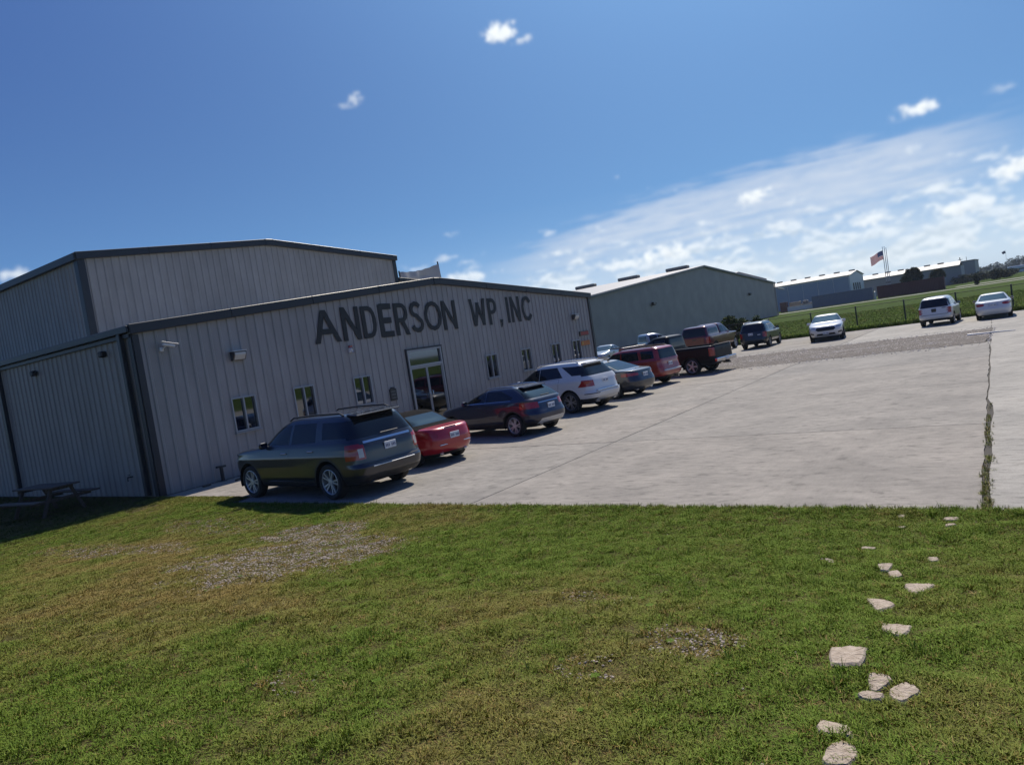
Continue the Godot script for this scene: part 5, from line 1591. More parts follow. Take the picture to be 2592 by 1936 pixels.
	mk.lathe([Vector2(0.14, 0), Vector2(0.2, 0.2), Vector2(0.0, 0.3)], 10, Vector3(0, 1.4, 0), Basis(Vector3.RIGHT, -PI * 0.5))
	tag(top(mk, "marker_post", MT.white_metal, Vector3(168.6, 0, -26.6)), "short white marker post where the two containers meet", "post")

	# flagpoles and flag
	for i in 3:
		var p := thing("flagpole", "slender grey flagpole beyond the containers, %s" % ["the one the flag flies from", "between the other two poles", "the shortest of the three"][i], "flagpole", Vector3(171.8 + 0.1 * i, 0, [-24.35, -24.02, -23.72][i] - 0.3), 0.0, "flagpoles in a group of three")
		var m := MB.new()
		m.bar(Vector3.ZERO, Vector3(0, [10.5, 10.5, 10.2][i], 0), 0.09, 0.05, 8)
		part(m, "pole", MT.galv, p)
		m = MB.new()
		m.lathe([Vector2(0.0, -0.1), Vector2(0.1, 0.0), Vector2(0.0, 0.1)], 8, Vector3(0, [10.55, 10.55, 10.25][i], 0))
		part(m, "finial", MT.chrome, p)
		m = MB.new()
		m.box(Vector3(0, 3.1, 0), Vector3(0.25, 0.4, 0.25), 0.03)
		part(m, "cleat_box", MT.vent_grey, p)
	var fl := thing("national_flag", "red and white striped flag with a blue canton blowing from the flagpole", "flag", Vector3(171.8, 9.85, -24.65))
	var wave := func(u: float, v: float) -> Vector3:
		return Vector3(0.30 * sin(u * 7.0 + v) * u, -1.85 * v - 0.95 * u + 0.12 * sin(u * 6.0), -2.55 * u)
	for i in 13:
		var m := MB.new()
		var u0 := 0.42 if i < 7 else 0.0
		for k in 12:
			var ua := lerpf(u0, 1.0, k / 12.0)
			var ub := lerpf(u0, 1.0, (k + 1) / 12.0)
			m.quad(wave.call(ub, (i + 1) / 13.0), wave.call(ua, (i + 1) / 13.0), wave.call(ua, i / 13.0), wave.call(ub, i / 13.0))
		part(m, "stripe", MT.flag_red if i % 2 == 0 else MT.flag_white, fl)
	var cm := MB.new()
	for k in 6:
		var ua := 0.42 * k / 6.0
		var ub := 0.42 * (k + 1) / 6.0
		cm.quad(wave.call(ub, 7 / 13.0), wave.call(ua, 7 / 13.0), wave.call(ua, 0.0), wave.call(ub, 0.0))
	part(cm, "canton", MT.flag_blue, fl)

	# utility pole and small far flag
	var up := thing("utility_pole", "leaning wooden utility pole standing against the sky past the blue shed", "pole", Vector3(300.0, 0, -19.4))
	var mu := MB.new()
	mu.bar(Vector3.ZERO, Vector3(0.1, 8.2, -0.15), 0.22, 0.14)
	part(mu, "pole", MT.bark, up)
	mu = MB.new()
	mu.box(Vector3(0.1, 7.4, -0.1), Vector3(0.15, 0.15, 1.4), 0.02)
	part(mu, "crossarm", MT.bark, up)
	mu = MB.new()
	mu.bar(Vector3(-0.3, 4.7, 0.0), Vector3(-0.3, 5.6, 0.0), 0.3)
	part(mu, "transformer", MT.shed_grey, up)
	var f2 := thing("far_flag", "tiny dark flag on a thin pole above the distant trees", "flag", Vector3(330.0, 0, -7.0))
	mu = MB.new()
	mu.bar(Vector3.ZERO, Vector3(0, 8.6, 0), 0.06, 0.04, 6)
	part(mu, "pole", MT.galv, f2)
	mu = MB.new()
	mu.box(Vector3(0.1, 7.9, -0.55), Vector3(0.06, 0.9, 1.1), 0.02, Basis(Vector3.RIGHT, -0.5))
	part(mu, "cloth", MT.flag_blue, f2)
	# far vehicles catching the sun by the tree line
	var spots := [[270.0, -6.0], [284.0, -9.4], [296.0, -12.5], [300.0, -15.6], [262.0, -2.0], [215.0, -21.6]]
	var where := ["nearest the dark shrub", "second past the dark shrub", "third past the dark shrub", "below the utility pole", "alone on the open grass", "just past the maroon container"]
	for i in spots.size():
		var big: bool = i == 4
		var v := thing("distant_vehicle", "tiny white vehicle glinting far across the field, " + where[i], "vehicle", Vector3(spots[i][0], 0, spots[i][1]), 0.4 * sin(i * 2.3), "distant white vehicles")
		var m := MB.new()
		var ln := 7.5 if big else 4.4
		m.box(Vector3(0, 0.75, 0), Vector3(1.8, 0.8, ln), 0.15)
		m.box(Vector3(0, 1.35 if not big else 1.7, -0.2), Vector3(1.6, 0.7 if not big else 1.5, ln * 0.6 if not big else ln * 0.9), 0.25)
		part(m, "body", MT.paint_white, v)
		m = MB.new()
		m.box(Vector3(-0.02, 1.40, -0.2), Vector3(1.62, 0.35, ln * 0.45), 0.05)
		part(m, "windows", MT.glass_dark, v)
		for zz in [-0.3, 0.3]:
			for xx in [-0.75, 0.75]:
				m = MB.new()
				m.bar(Vector3(xx - 0.1, 0.33, zz * ln), Vector3(xx + 0.1, 0.33, zz * ln), 0.33, 0.33, 10)
				part(m, "wheel", MT.rubber, v)

# ---------------------------------------------------------------- plants
func leaf_cloud(blobs: Array, count: int, size: float, seed_: int, flutter := 0.7) -> MultiMesh:
	var r := RandomNumberGenerator.new()
	r.seed = seed_
	var lm := MB.new()
	# a small spray of four leaves
	for i in 4:
		var a := TAU * i / 4.0 + 0.3 * i
		var d := Vector3(cos(a), 0.35 - 0.2 * (i % 2), sin(a)).normalized()
		var s := d.cross(Vector3.UP).normalized() * 0.32
		var tip := d * 1.0
		lm.quad(Vector3.ZERO, d * 0.5 + s, tip, d * 0.5 - s)
	var mm := MultiMesh.new()
	mm.transform_format = MultiMesh.TRANSFORM_3D
	mm.use_colors = true
	mm.mesh = lm.mesh()
	mm.instance_count = count
	var total := 0.0
	for b in blobs: total += b[1].x * b[1].y * b[1].z
	var i := 0
	while i < count:
		var pick := r.randf() * total
		var b = blobs[0]
		for q in blobs:
			pick -= q[1].x * q[1].y * q[1].z
			if pick <= 0.0:
				b = q
				break
		var d := Vector3(r.randfn(), r.randfn(), r.randfn()).normalized() * pow(r.randf(), 0.45)
		var p: Vector3 = b[0] + d * b[1]
		if p.y < 0.05:
			p.y = 0.05 + r.randf() * 0.2
		var bs := Basis.from_euler(Vector3(r.randf_range(-flutter, flutter), r.randf() * TAU, r.randf_range(-flutter, flutter))).scaled(Vector3.ONE * size * r.randf_range(0.6, 1.35))
		mm.set_instance_transform(i, Transform3D(bs, p))
		var k := r.randf_range(0.6, 1.45)
		mm.set_instance_color(i, Color(k * r.randf_range(0.85, 1.2), k, k * r.randf_range(0.7, 1.1)))
		i += 1
	return mm

func plant(called: String, label: String, category: String, at: Vector3, blobs: Array, count: int, size: float, m: String, trunk: Array, seed_: int, group := "") -> void:
	var o := thing(called, label, category, at, 0.0, group)
	if trunk:
		var t := MB.new()
		t.tube(PackedVector3Array([Vector3.ZERO, Vector3(0.03, trunk[0] * 0.5, 0.02), Vector3(0.0, trunk[0], 0.05)]), trunk[1], trunk[1] * 0.55, 8)
		for b in blobs:
			t.bar(Vector3(0, trunk[0] * 0.7, 0.02), (b[0] as Vector3) * 0.9, trunk[1] * 0.4, trunk[1] * 0.12, 6)
		part(t, "trunk", MT.bark, o)
	var mi := MultiMeshInstance3D.new()
	mi.name = "crown"
	mi.multimesh = leaf_cloud(blobs, count, size, seed_)
	mi.material_override = MT[m]
	mi.set_meta("kind", "stuff")
	o.add_child(mi, true)

func plants() -> void:
	# shrubs along the grey wall, past the maroon pickup
	plant("leafy_shrub", "bright green leafy shrub with an upright tip behind the maroon pickup", "shrub", Vector3(53.8, 0, -18.5), [[Vector3(0, 1.0, 0), Vector3(0.7, 1.0, 0.9)], [Vector3(0, 1.55, 0.25), Vector3(0.35, 0.55, 0.35)], [Vector3(0, 0.8, -1.3), Vector3(0.7, 0.8, 0.9)], [Vector3(0, 1.3, 1.0), Vector3(0.5, 0.45, 0.4)]], 2600, 0.16, "leaf", [0.9, 0.05], 5, "shrubs along the fence")
	plant("leafy_shrub", "low spreading green shrub beside the dark slate SUV", "shrub", Vector3(53.6, 0, -16.7), [[Vector3(0, 0.7, 0), Vector3(0.6, 0.75, 0.8)], [Vector3(0, 1.2, 0.3), Vector3(0.4, 0.6, 0.4)], [Vector3(0.2, 0.5, 1.0), Vector3(0.5, 0.5, 0.7)]], 1800, 0.15, "leaf", [0.6, 0.04], 6, "shrubs along the fence")
	# trees over the containers
	plant("round_tree", "dense dark round tree rising behind the maroon container", "tree", Vector3(177.0, 0, -20.3), [[Vector3(0, 3.4, 0), Vector3(1.8, 1.6, 1.9)], [Vector3(0, 4.4, 0.3), Vector3(1.3, 1.0, 1.1)], [Vector3(0, 3.0, -1.5), Vector3(1.2, 1.0, 0.9)], [Vector3(0, 4.6, -0.8), Vector3(0.8, 0.7, 0.6)]], 3000, 0.30, "leaf_dark", [2.6, 0.2], 7, "trees behind the maroon container")
	plant("round_tree", "lower brownish tree beside the dense dark tree behind the maroon container", "tree", Vector3(177.5, 0, -15.9), [[Vector3(0, 2.9, 0), Vector3(1.5, 1.2, 1.5)], [Vector3(0, 3.5, 0.4), Vector3(1.0, 0.8, 0.9)]], 1500, 0.28, "leaf_dark", [2.0, 0.15], 8, "trees behind the maroon container")
	plant("dark_shrub", "narrow dark shrub standing alone beside the far road", "shrub", Vector3(163.5, 0, -8.4), [[Vector3(0, 0.8, 0), Vector3(0.5, 0.9, 0.55)], [Vector3(0, 1.5, -0.1), Vector3(0.45, 0.6, 0.5)]], 900, 0.14, "leaf_dark", [0.8, 0.06], 9)
	plant("field_bush", "rounded olive bush on the rise beyond the far road", "bush", Vector3(200.0, 0, -6.4), [[Vector3(0, 1.2, 0), Vector3(1.4, 1.3, 1.6)], [Vector3(0, 0.9, 2.0), Vector3(1.2, 0.9, 1.4)]], 900, 0.25, "leaf_dark", [0.8, 0.1], 10)
	# the distant wood reads as one mass
	var r := RandomNumberGenerator.new()
	r.seed = 77
	var blobs := []
	for i in 150:
		var t := i / 149.0
		var z := lerpf(-220.0, 190.0, t)
		var hgt := 4.2 + 2.6 * r.randf() + (2.5 if z > -12.0 else 0.0)
		blobs.append([Vector3(640.0 + r.randf_range(-30, 30), hgt * 0.55, z), Vector3(4.0, hgt * 0.55, r.randf_range(3.0, 6.5))])
	var mi := MultiMeshInstance3D.new()
	mi.name = "distant_wood"
	mi.multimesh = leaf_cloud(blobs, 26000, 0.9, 12)
	mi.material_override = MT.leaf_dark
	add_child(mi)
	tag(mi, "dark band of distant trees along the horizon", "wood", "", "stuff")
	blobs = []
	for i in 26:
		var t := i / 25.0
		blobs.append([Vector3(232.0 + r.randf_range(-4, 4), 1.0, lerpf(-17.0, -3.5, t)), Vector3(2.0, r.randf_range(0.8, 1.5), 1.2)])
	var hd := MultiMeshInstance3D.new()
	hd.name = "dark_hedge"
	hd.multimesh = leaf_cloud(blobs, 5000, 0.3, 13)
	hd.material_override = MT.leaf_dark
	add_child(hd)
	tag(hd, "dark low scrub running along beyond the far road", "scrub", "", "stuff")

func fence() -> void:
	var o := thing("chain_link_fence", "low chain-link fence with dark posts along the edge of the far apron", "fence", Vector3(53.0, 0, 0))
	var z := -21.1
	var zs := []
	while z < 9.0:
		zs.append(z)
		z += 2.865
	for q in zs:
		var m := MB.new()
		m.bar(Vector3(0, 0, q), Vector3(0, 1.42, q), 0.045, 0.045, 8)
		m.lathe([Vector2(0.05, 0), Vector2(0.035, 0.03), Vector2(0, 0.045)], 8, Vector3(0, 1.42, q), Basis(Vector3.RIGHT, -PI * 0.5))
		part(m, "post", MT.post, o)
	for i in zs.size() - 1:
		var m := MB.new()
		m.bar(Vector3(0, 1.38, zs[i]), Vector3(0, 1.38, zs[i + 1]), 0.02, 0.02, 6)
		part(m, "top_rail", MT.post, o)
	var w := MB.new()
	var z0: float = zs[0]
	var z1: float = zs[-1]
	var q2 := z0 - 1.3
	while q2 < z1:
		for sg in [-1.0, 1.0]:
			var a := Vector3(0.03, 0.05, q2)
			var b := Vector3(0.03, 1.36, q2 + 1.31)
			if sg < 0:
				a.y = 1.36
				b.y = 0.05
			if a.z >= z0 and b.z <= z1:
				w.bar(a, b, 0.0018, 0.0018, 3)
		q2 += 0.09
	part(w, "wire_mesh", MT.wire, o).set_meta("kind", "stuff")
	# guard rail by the shrubs
	var g := thing("guard_rail", "low dark guard rail between the maroon pickup and the slate SUV", "rail", Vector3(50.2, 0, -16.8))
	var m := MB.new()
	m.box(Vector3(0, 0.80, 0), Vector3(0.08, 0.14, 3.4), 0.02)
	part(m, "rail", MT.post, g)
	for zz in [-1.4, 1.4]:
		m = MB.new()
		m.box(Vector3(0.08, 0.42, zz), Vector3(0.1, 0.84, 0.1), 0.01)
		part(m, "post", MT.post, g)

# ---------------------------------------------------------------- ground
func crack_z(x: float) -> float:
	return -0.64 - (x - 8.8) * 0.034 + 0.012 * sin(x * 1.7) + 0.012 * sin(x * 5.1) + 0.01 * sin(x * 13.0)

func slab(pts: Array, th: float, y: float) -> MB:
	var m := MB.new()
	var p := PackedVector2Array()
	for q in pts: p.append(Vector2(q[0], -q[1]))
	m.extrude(p, Vector3(0, y - th, 0), Basis(Vector3.RIGHT, Vector3.FORWARD, Vector3.UP), th)
	return m

func build_ground() -> void:
	var f := MB.new()
	f.quad(Vector3(-1500, -0.06, 1500), Vector3(2500, -0.06, 1500), Vector3(2500, -0.06, -1500), Vector3(-1500, -0.06, -1500))
	struct(f, "ground", MT.field)
	# parking lot of cast slabs
	var lot := Node3D.new()
	lot.name = "parking_lot"
	add_child(lot)
	lot.set_meta("kind", "structure")
	var bed := MB.new()
	bed.quad(Vector3(8.9, -0.022, 26.9), Vector3(49.4, -0.022, 26.9), Vector3(49.4, -0.022, -45), Vector3(8.9, -0.022, -45))
	part(bed, "joint_fill", MT.joint, lot)
	var gx := 0.011
	var xs := [8.8, 14.15, 19.6, 25.3, 30.6]
	var n := 0
	for i in 4:
		var a: float = xs[i] + gx
		var b: float = xs[i + 1] - gx
		var edge := []
		var k := 10
		for j in k + 1:
			var x := lerpf(b, a, float(j) / k)
			edge.append([x, crack_z(x) - 0.015])
		part(slab([[a, -7.76 + gx], [b, -7.76 + gx]] + edge, 0.15, 0.0), "slab", MT["concrete%d" % [1, 0, 0, 2][i]], lot)
		part(slab([[a if i > 0 else 9.0, -14.4 + gx], [b, -14.4 + gx], [b, -7.76 - gx], [a, -7.76 - gx]], 0.15, 0.002 * (i % 2)), "slab", MT["concrete%d" % [0, 1, 0, 1][i]], lot)
		part(slab([[a if i > 0 else 9.42, -18.30], [b, -18.30], [b, -14.4 - gx], [a if i > 0 else 9.38, -14.4 - gx]], 0.15, 0.001 * i), "slab", MT["concrete%d" % [1, 0, 1, 0][i]], lot)
	var rx := [8.8, 23.2, 37.3, 49.5]
	for i in 3:
		var a: float = rx[i] + gx
		var b: float = rx[i + 1] - gx
		var edge := []
		for j in 17:
			var x := lerpf(a, b, j / 16.0)
			edge.append([x, crack_z(x) + (0.022 if x > 16 else 0.07)])
		part(slab(edge + [[b, 7.0 - gx], [a, 7.0 - gx]], 0.15, 0.004), "slab", MT.concrete3, lot)
		part(slab([[a, 7.0 + gx], [b, 7.0 + gx], [b, 27.0], [a, 27.0]], 0.15, 0.0), "slab", MT.concrete3, lot)
	var az := [-42.0, -35.0, -28.0, -21.2, -14.4, -7.76]
	for i in 5:
		part(slab([[37.4, az[i] + gx], [49.5, az[i] + gx], [49.5, az[i + 1] - gx], [37.4, az[i + 1] - gx]], 0.15, 0.001 * i), "slab", MT.concrete3 if i % 2 else MT.concrete0, lot)
	part(slab([[37.4, -7.76 + gx], [49.5, -7.76 + gx], [49.5, crack_z(49.5) - 0.02], [37.4, crack_z(37.4) - 0.02]], 0.15, 0.0), "slab", MT.concrete3, lot)
	# gravel strip across the lot
	var g := MB.new()
	var nx := 22
	var nz := 90
	for i in nx:
		for j in nz:
			var q := []
			for d in [[0, 0], [1, 0], [1, 1], [0, 1]]:
				var z := lerpf(-46.0, crack_z(34.0) - 0.05, float(j + d[1]) / nz)
				var wob := 0.30 * lawn_noise.get_noise_1d(z * 40.0) + 0.12 * lawn_noise.get_noise_1d(z * 160.0 + 99.0)
				var x := lerpf(30.35 + wob, 37.5 - wob * 0.7, float(i + d[0]) / nx)
				var ed := minf(sm(30.3, 30.9, x), sm(37.5, 36.9, x))
				q.append(Vector3(x, 0.007 + ed * (0.022 * lawn_noise.get_noise_2d(x * 45.0, z * 45.0) + 0.012), z))
			g.quad(q[3], q[2], q[1], q[0])
	struct(g, "gravel_strip", MT.gravel)
	# far road
	var r := MB.new()
	r.quad(Vector3(154, -0.03, 700), Vector3(160, -0.03, 700), Vector3(160, -0.03, -700), Vector3(154, -0.03, -700))
	struct(r, "road", MT.far_road)
	r = MB.new()
	r.quad(Vector3(176, -0.034, 700), Vector3(184, -0.034, 700), Vector3(184, -0.034, -13), Vector3(176, -0.034, -13))
	struct(r, "service_road", MT.far_road)
	# lawn sheet
	var l := MB.new()
	var step := 0.2
	var zz := -48.0
	while zz < 16.0:
		var dz := step if zz > -20.0 and zz < 4.0 else 1.0
		var x := -24.0
		while x < 9.4:
			var dx := step if x > 0.0 else 1.0
			var x1 := minf(x + dx, 8.86 if zz >= -15.0 else 9.45)
			if x1 <= x: break
			var q := []
			for d in [Vector2(x, zz + dz), Vector2(x1, zz + dz), Vector2(x1, zz), Vector2(x, zz)]:
				q.append(Vector3(d.x, lawn_y(d.x, d.y), d.y))
			l.quad(q[0], q[1], q[2], q[3])
			x += dx
		zz += dz
	for p in l.v:
		var bare := gravel_mask(p.x, p.z) if p.x > 1.5 and p.z > -17.0 else 0.0
		l.c.append(Color(1, 1, 1).lerp(Color(2.7, 2.8, 3.6), bare))
	struct(l, "lawn", MT.soil)

func gravel_mask(x: float, z: float) -> float:
	var n := patch_noise.get_noise_2d(x * 22.0, z * 22.0) * 0.45 + patch_noise.get_noise_2d(x * 70.0, z * 70.0) * 0.25
	var best := 0.0
	for e in [[5.45, -7.75, 1.45, 1.45, 1.0], [6.8, -9.1, 0.9, 1.1, 1.0], [5.6, -12.7, 0.55, 2.5, 0.7], [7.2, -12.2, 0.6, 1.8, 0.5], [4.17, -1.95, 0.30, 0.34, 0.85], [3.5, -2.35, 0.22, 0.3, 0.5], [4.95, -3.1, 0.2, 0.35, 0.5], [2.6, -3.9, 0.2, 0.25, 0.4]]:
		var d := Vector2((x - e[0]) / e[2], (z - e[1]) / e[3]).length() + n
		best = maxf(best, sm(1.15, 0.7, d) * e[4])
	return best

func dryness(x: float, z: float) -> float:
	var d := 0.22 + 0.55 * patch_noise.get_noise_2d(x * 9.0 + 40.0, z * 9.0) + 0.45 * patch_noise.get_noise_2d(x * 34.0, z * 34.0 + 90.0)
	for e in [[3.6, -6.6, 1.0, 1.8, 0.42], [5.0, -10.8, 1.8, 3.4, 0.35], [4.85, -3.2, 0.5, 0.7, 0.3], [3.6, -2.2, 0.5, 0.6, 0.25], [3.7, -0.35, 0.5, 0.45, 0.3], [2.4, -2.6, 0.5, 0.5, 0.12], [8.3, -9.5, 0.6, 3.5, 0.2]]:
		d += e[4] * exp(-Vector2((x - e[0]) / e[2], (z - e[1]) / e[3]).length_squared())
	for e in [[2.2, -4.6, 0.9, 1.6, 0.35], [3.2, -3.8, 0.6, 1.2, 0.25], [7.6, -2.5, 1.2, 3.2, 0.35], [6.2, -4.6, 1.0, 1.5, 0.25]]:
		d -= e[4] * exp(-Vector2((x - e[0]) / e[2], (z - e[1]) / e[3]).length_squared())
	return clampf(d, 0.0, 1.0)

func tuft_mesh(blades: int, seed_: int) -> ArrayMesh:
	var r := RandomNumberGenerator.new()
	r.seed = seed_
	var m := MB.new()
	for i in blades:
		var a := r.randf() * TAU
		var o := Vector3(cos(a), 0, sin(a)) * r.randf() * 0.4
		var lean := Vector3(r.randfn(), 0, r.randfn()) * 0.42
		var h := r.randf_range(0.55, 1.1)
		var b := r.randf() * TAU
		var s := Vector3(cos(b), 0, sin(b)) * 0.036
		var mid := o + lean * 0.35 + Vector3(0, h * 0.6, 0)
		var tip := o + lean + Vector3(0, h * (0.95 - lean.length() * 0.25), 0)
		var n := (s.cross(Vector3.UP).normalized() * 0.6 + Vector3.UP * 0.8).normalized()
		m.quadn(o - s, o + s, mid + s * 0.8, mid - s * 0.8, n, n, n, n)
		m.tri(mid - s * 0.8, mid + s * 0.8, tip, n, n, n)
	return m.mesh()

func scatter(called: String, mesh: Mesh, mat: Material, data: Array, cols: PackedColorArray) -> MultiMeshInstance3D:
	var mm := MultiMesh.new()
	mm.transform_format = MultiMesh.TRANSFORM_3D
	mm.use_colors = true
	mm.mesh = mesh
	mm.instance_count = data.size()
	for i in data.size():
		mm.set_instance_transform(i, data[i])
		mm.set_instance_color(i, cols[i])
	var mi := MultiMeshInstance3D.new()
	mi.name = numbered(called)
	mi.multimesh = mm
	mi.material_override = mat
	add_child(mi)
	return mi

func build_lawn() -> void:
	rng.seed = 4242
	var greens := [Color(0.122, 0.196, 0.030), Color(0.152, 0.228, 0.038), Color(0.152, 0.200, 0.038)]
	var drys := [Color(0.25, 0.180, 0.062), Color(0.31, 0.235, 0.095), Color(0.19, 0.140, 0.048)]
	var sets := [[], []]
	var cols := [PackedColorArray(), PackedColorArray()]
	var tries := 185000
	for i in tries:
		var x := lerpf(0.9, 8.86, pow(rng.randf(), 1.12))
		var z := lerpf(1.8, -18.0, pow(rng.randf(), 1.25))
		if z < -16.8 and x > 8.0: continue
		var g := gravel_mask(x, z)
		if rng.randf() < g * 0.86: continue
		var on_stone := false
		for s in stone_spots:
			if Vector2(x - s.x, z - s.y).length() < s.z:
				on_stone = true
				break
		if on_stone: continue
		var d := dryness(x, z)
		var c: Color
		if rng.randf() < 0.25 * d * d + 0.04 + g * 0.5:
			c = drys[rng.randi() % 3]
		else:
			c = greens[rng.randi() % 3].lerp(drys[rng.randi() % 2], clampf(d * 1.05 - 0.12 + rng.randf_range(-0.12, 0.12), 0.0, 0.9))
		var k := rng.randf_range(0.82, 1.2)
		c = Color(c.r * k, c.g * k, c.b * k)
		var cl := patch_noise.get_noise_2d(x * 130.0 + 300.0, z * 130.0)
		var h := rng.randf_range(0.026, 0.05) * (1.0 - 0.30 * d) * clampf(1.0 + cl * 0.9, 0.55, 1.5)
		if rng.randf() < 0.008: h *= 1.9
		if x > 8.55: h *= 1.35
		var w := rng.randf_range(0.055, 0.085)
		var bs := Basis(Vector3.UP, rng.randf() * TAU).scaled(Vector3(w, h, w))
		var v := rng.randi() % 2
		sets[v].append(Transform3D(bs, Vector3(x, lawn_y(x, z) - 0.004, z)))
		cols[v].append(c)
	for i in 2600:
		var z := rng.randf_range(-18.2, -14.4)
		var x := rng.randf_range(8.7, 9.40)
		var c: Color = greens[rng.randi() % 3].lerp(drys[rng.randi() % 3], rng.randf_range(0.1, 0.7))
		sets[1].append(Transform3D(Basis(Vector3.UP, rng.randf() * TAU).scaled(Vector3(0.07, rng.randf_range(0.025, 0.06), 0.07)), Vector3(x, lawn_y(x, z) - 0.004, z)))
		cols[1].append(c)
	# shaded strip beside the building, and the weeds in the crack
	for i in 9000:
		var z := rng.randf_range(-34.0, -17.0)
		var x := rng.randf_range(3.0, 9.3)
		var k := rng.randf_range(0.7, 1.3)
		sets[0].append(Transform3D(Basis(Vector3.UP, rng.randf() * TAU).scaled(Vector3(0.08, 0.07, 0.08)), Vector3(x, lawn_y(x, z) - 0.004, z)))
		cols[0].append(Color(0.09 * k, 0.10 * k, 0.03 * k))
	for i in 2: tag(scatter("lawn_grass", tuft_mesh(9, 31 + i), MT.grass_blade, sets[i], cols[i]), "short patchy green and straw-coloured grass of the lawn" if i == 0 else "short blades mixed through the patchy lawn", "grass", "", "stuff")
	var t3 := []
	var c3 := PackedColorArray()
	for i in 480:
		var x := 8.75 + pow(rng.randf(), 1.6) * 7.6
		var z := crack_z(x) + 0.035 + rng.randfn() * (0.032 if x < 14.5 else 0.012)
		if patch_noise.get_noise_1d(x * 60.0) < -0.12: continue
		if x > 15.0 and rng.randf() < 0.7: continue
		var k := rng.randf_range(0.7, 1.3)
		t3.append(Transform3D(Basis(Vector3.UP, rng.randf() * TAU).scaled(Vector3(0.045, rng.randf_range(0.03, 0.075), 0.045)), Vector3(x, -0.005, z)))
		c3.append(Color(0.13 * k, 0.16 * k, 0.03 * k) if rng.randf() < 0.6 else Color(0.22 * k, 0.18 * k, 0.08 * k))
	for i in 700:   # ragged edge where the lawn meets the concrete
		var z := rng.randf_range(-14.8, 1.5)
		var x := 8.86 + absf(rng.randfn()) * 0.05
		var k := rng.randf_range(0.7, 1.3)
		t3.append(Transform3D(Basis(Vector3.UP, rng.randf() * TAU).scaled(Vector3(0.07, rng.randf_range(0.03, 0.09), 0.07)), Vector3(x, -0.002, z)))
		c3.append(Color(0.10 * k, 0.12 * k, 0.03 * k))
	tag(scatter("crack_weeds", tuft_mesh(8, 41), MT.grass_blade, t3, c3), "weeds growing along the concrete crack and the slab edge", "weeds", "", "stuff")
	# flat broad-leaved weeds
	var wm := MB.new()
	for i in 7:
		var a := TAU * i / 7.0
		var d := Vector3(cos(a), 0.25, sin(a))
		var sd := Vector3(-sin(a), 0, cos(a)) * 0.22
		wm.quad(Vector3.ZERO, d * 0.55 + sd, d * 1.0 - Vector3(0, 0.12, 0), d * 0.55 - sd)
	var tw := []
	var cw := PackedColorArray()
	for i in 420:
		var x := rng.randf_range(1.6, 8.6)
		var z := rng.randf_range(-14.0, 1.0)
		if patch_noise.get_noise_2d(x * 40.0 + 700.0, z * 40.0) < 0.05: continue
		var k := rng.randf_range(0.7, 1.2)
		var sz := rng.randf_range(0.018, 0.04)
		tw.append(Transform3D(Basis(Vector3.UP, rng.randf() * TAU).scaled(Vector3(sz, sz, sz)), Vector3(x, lawn_y(x, z) + 0.015, z)))
		cw.append(Color(0.09 * k, 0.15 * k, 0.022 * k))
	tag(scatter("lawn_weeds", wm.mesh(), MT.grass_blade, tw, cw), "small flat broad-leaved weeds scattered through the lawn", "weeds", "", "stuff")
	# pebbles in the bare patches and on the gravel strip
	var pm := MB.new()
	for i in 8:
		var a0 := TAU * i / 8.0
		var a1 := TAU * (i + 1) / 8.0
		var p0 := Vector3(cos(a0) * (1.0 + 0.15 * sin(i * 2.7)), 0, sin(a0))
		var p1 := Vector3(cos(a1) * (1.0 + 0.15 * sin((i + 1) % 8 * 2.7)), 0, sin(a1))
		var q0 := p0 * 0.6 + Vector3(0, 0.5, 0)
		var q1 := p1 * 0.6 + Vector3(0, 0.5, 0)
		pm.quad(p0, q0, q1, p1)
		pm.face(Vector3(0.05, 0.62, 0), q1, q0)
	var tp := []
	var cp := PackedColorArray()
	for i in 110000:
		var x := rng.randf_range(2.2, 8.6)
		var z := rng.randf_range(-16.5, 0.0)
		if rng.randf() > gravel_mask(x, z) + 0.004: continue
		var s := rng.randf_range(0.005, 0.015)
		var k := rng.randf_range(0.6, 1.2)
		tp.append(Transform3D(Basis.from_euler(Vector3(rng.randfn() * 0.25, rng.randf() * TAU, rng.randfn() * 0.25)).scaled(Vector3(s, s * 0.8, s * rng.randf_range(0.6, 1.0))), Vector3(x, lawn_y(x, z), z)))
		cp.append(Color(0.36 * k, 0.30 * k, 0.255 * k))
	tag(scatter("lawn_gravel", pm.mesh(), MT.pebble, tp, cp), "loose grey-pink gravel in the worn patches of the lawn", "gravel", "", "stuff")
	tp = []
	cp = PackedColorArray()
	for i in 18000:
		var x := 33.9 + rng.randfn() * 1.9
		var z := rng.randf_range(-24.0, -1.4)
		if x < 29.2 or x > 38.8: continue
		var s := rng.randf_range(0.015, 0.04)
		var k := rng.randf_range(0.5, 1.5)
		tp.append(Transform3D(Basis.from_euler(Vector3(rng.randfn() * 0.25, rng.randf() * TAU, rng.randfn() * 0.25)).scaled(Vector3(s, s * 0.8, s * rng.randf_range(0.6, 1.0))), Vector3(x, 0.006, z)))
		cp.append(Color(0.44 * k, 0.405 * k, 0.37 * k))
	tag(scatter("strip_gravel", pm.mesh(), MT.pebble, tp, cp), "loose stones covering the gravel strip across the lot", "gravel", "", "stuff")
	# rough grass behind the far apron
	var tf := []
	var cf := PackedColorArray()
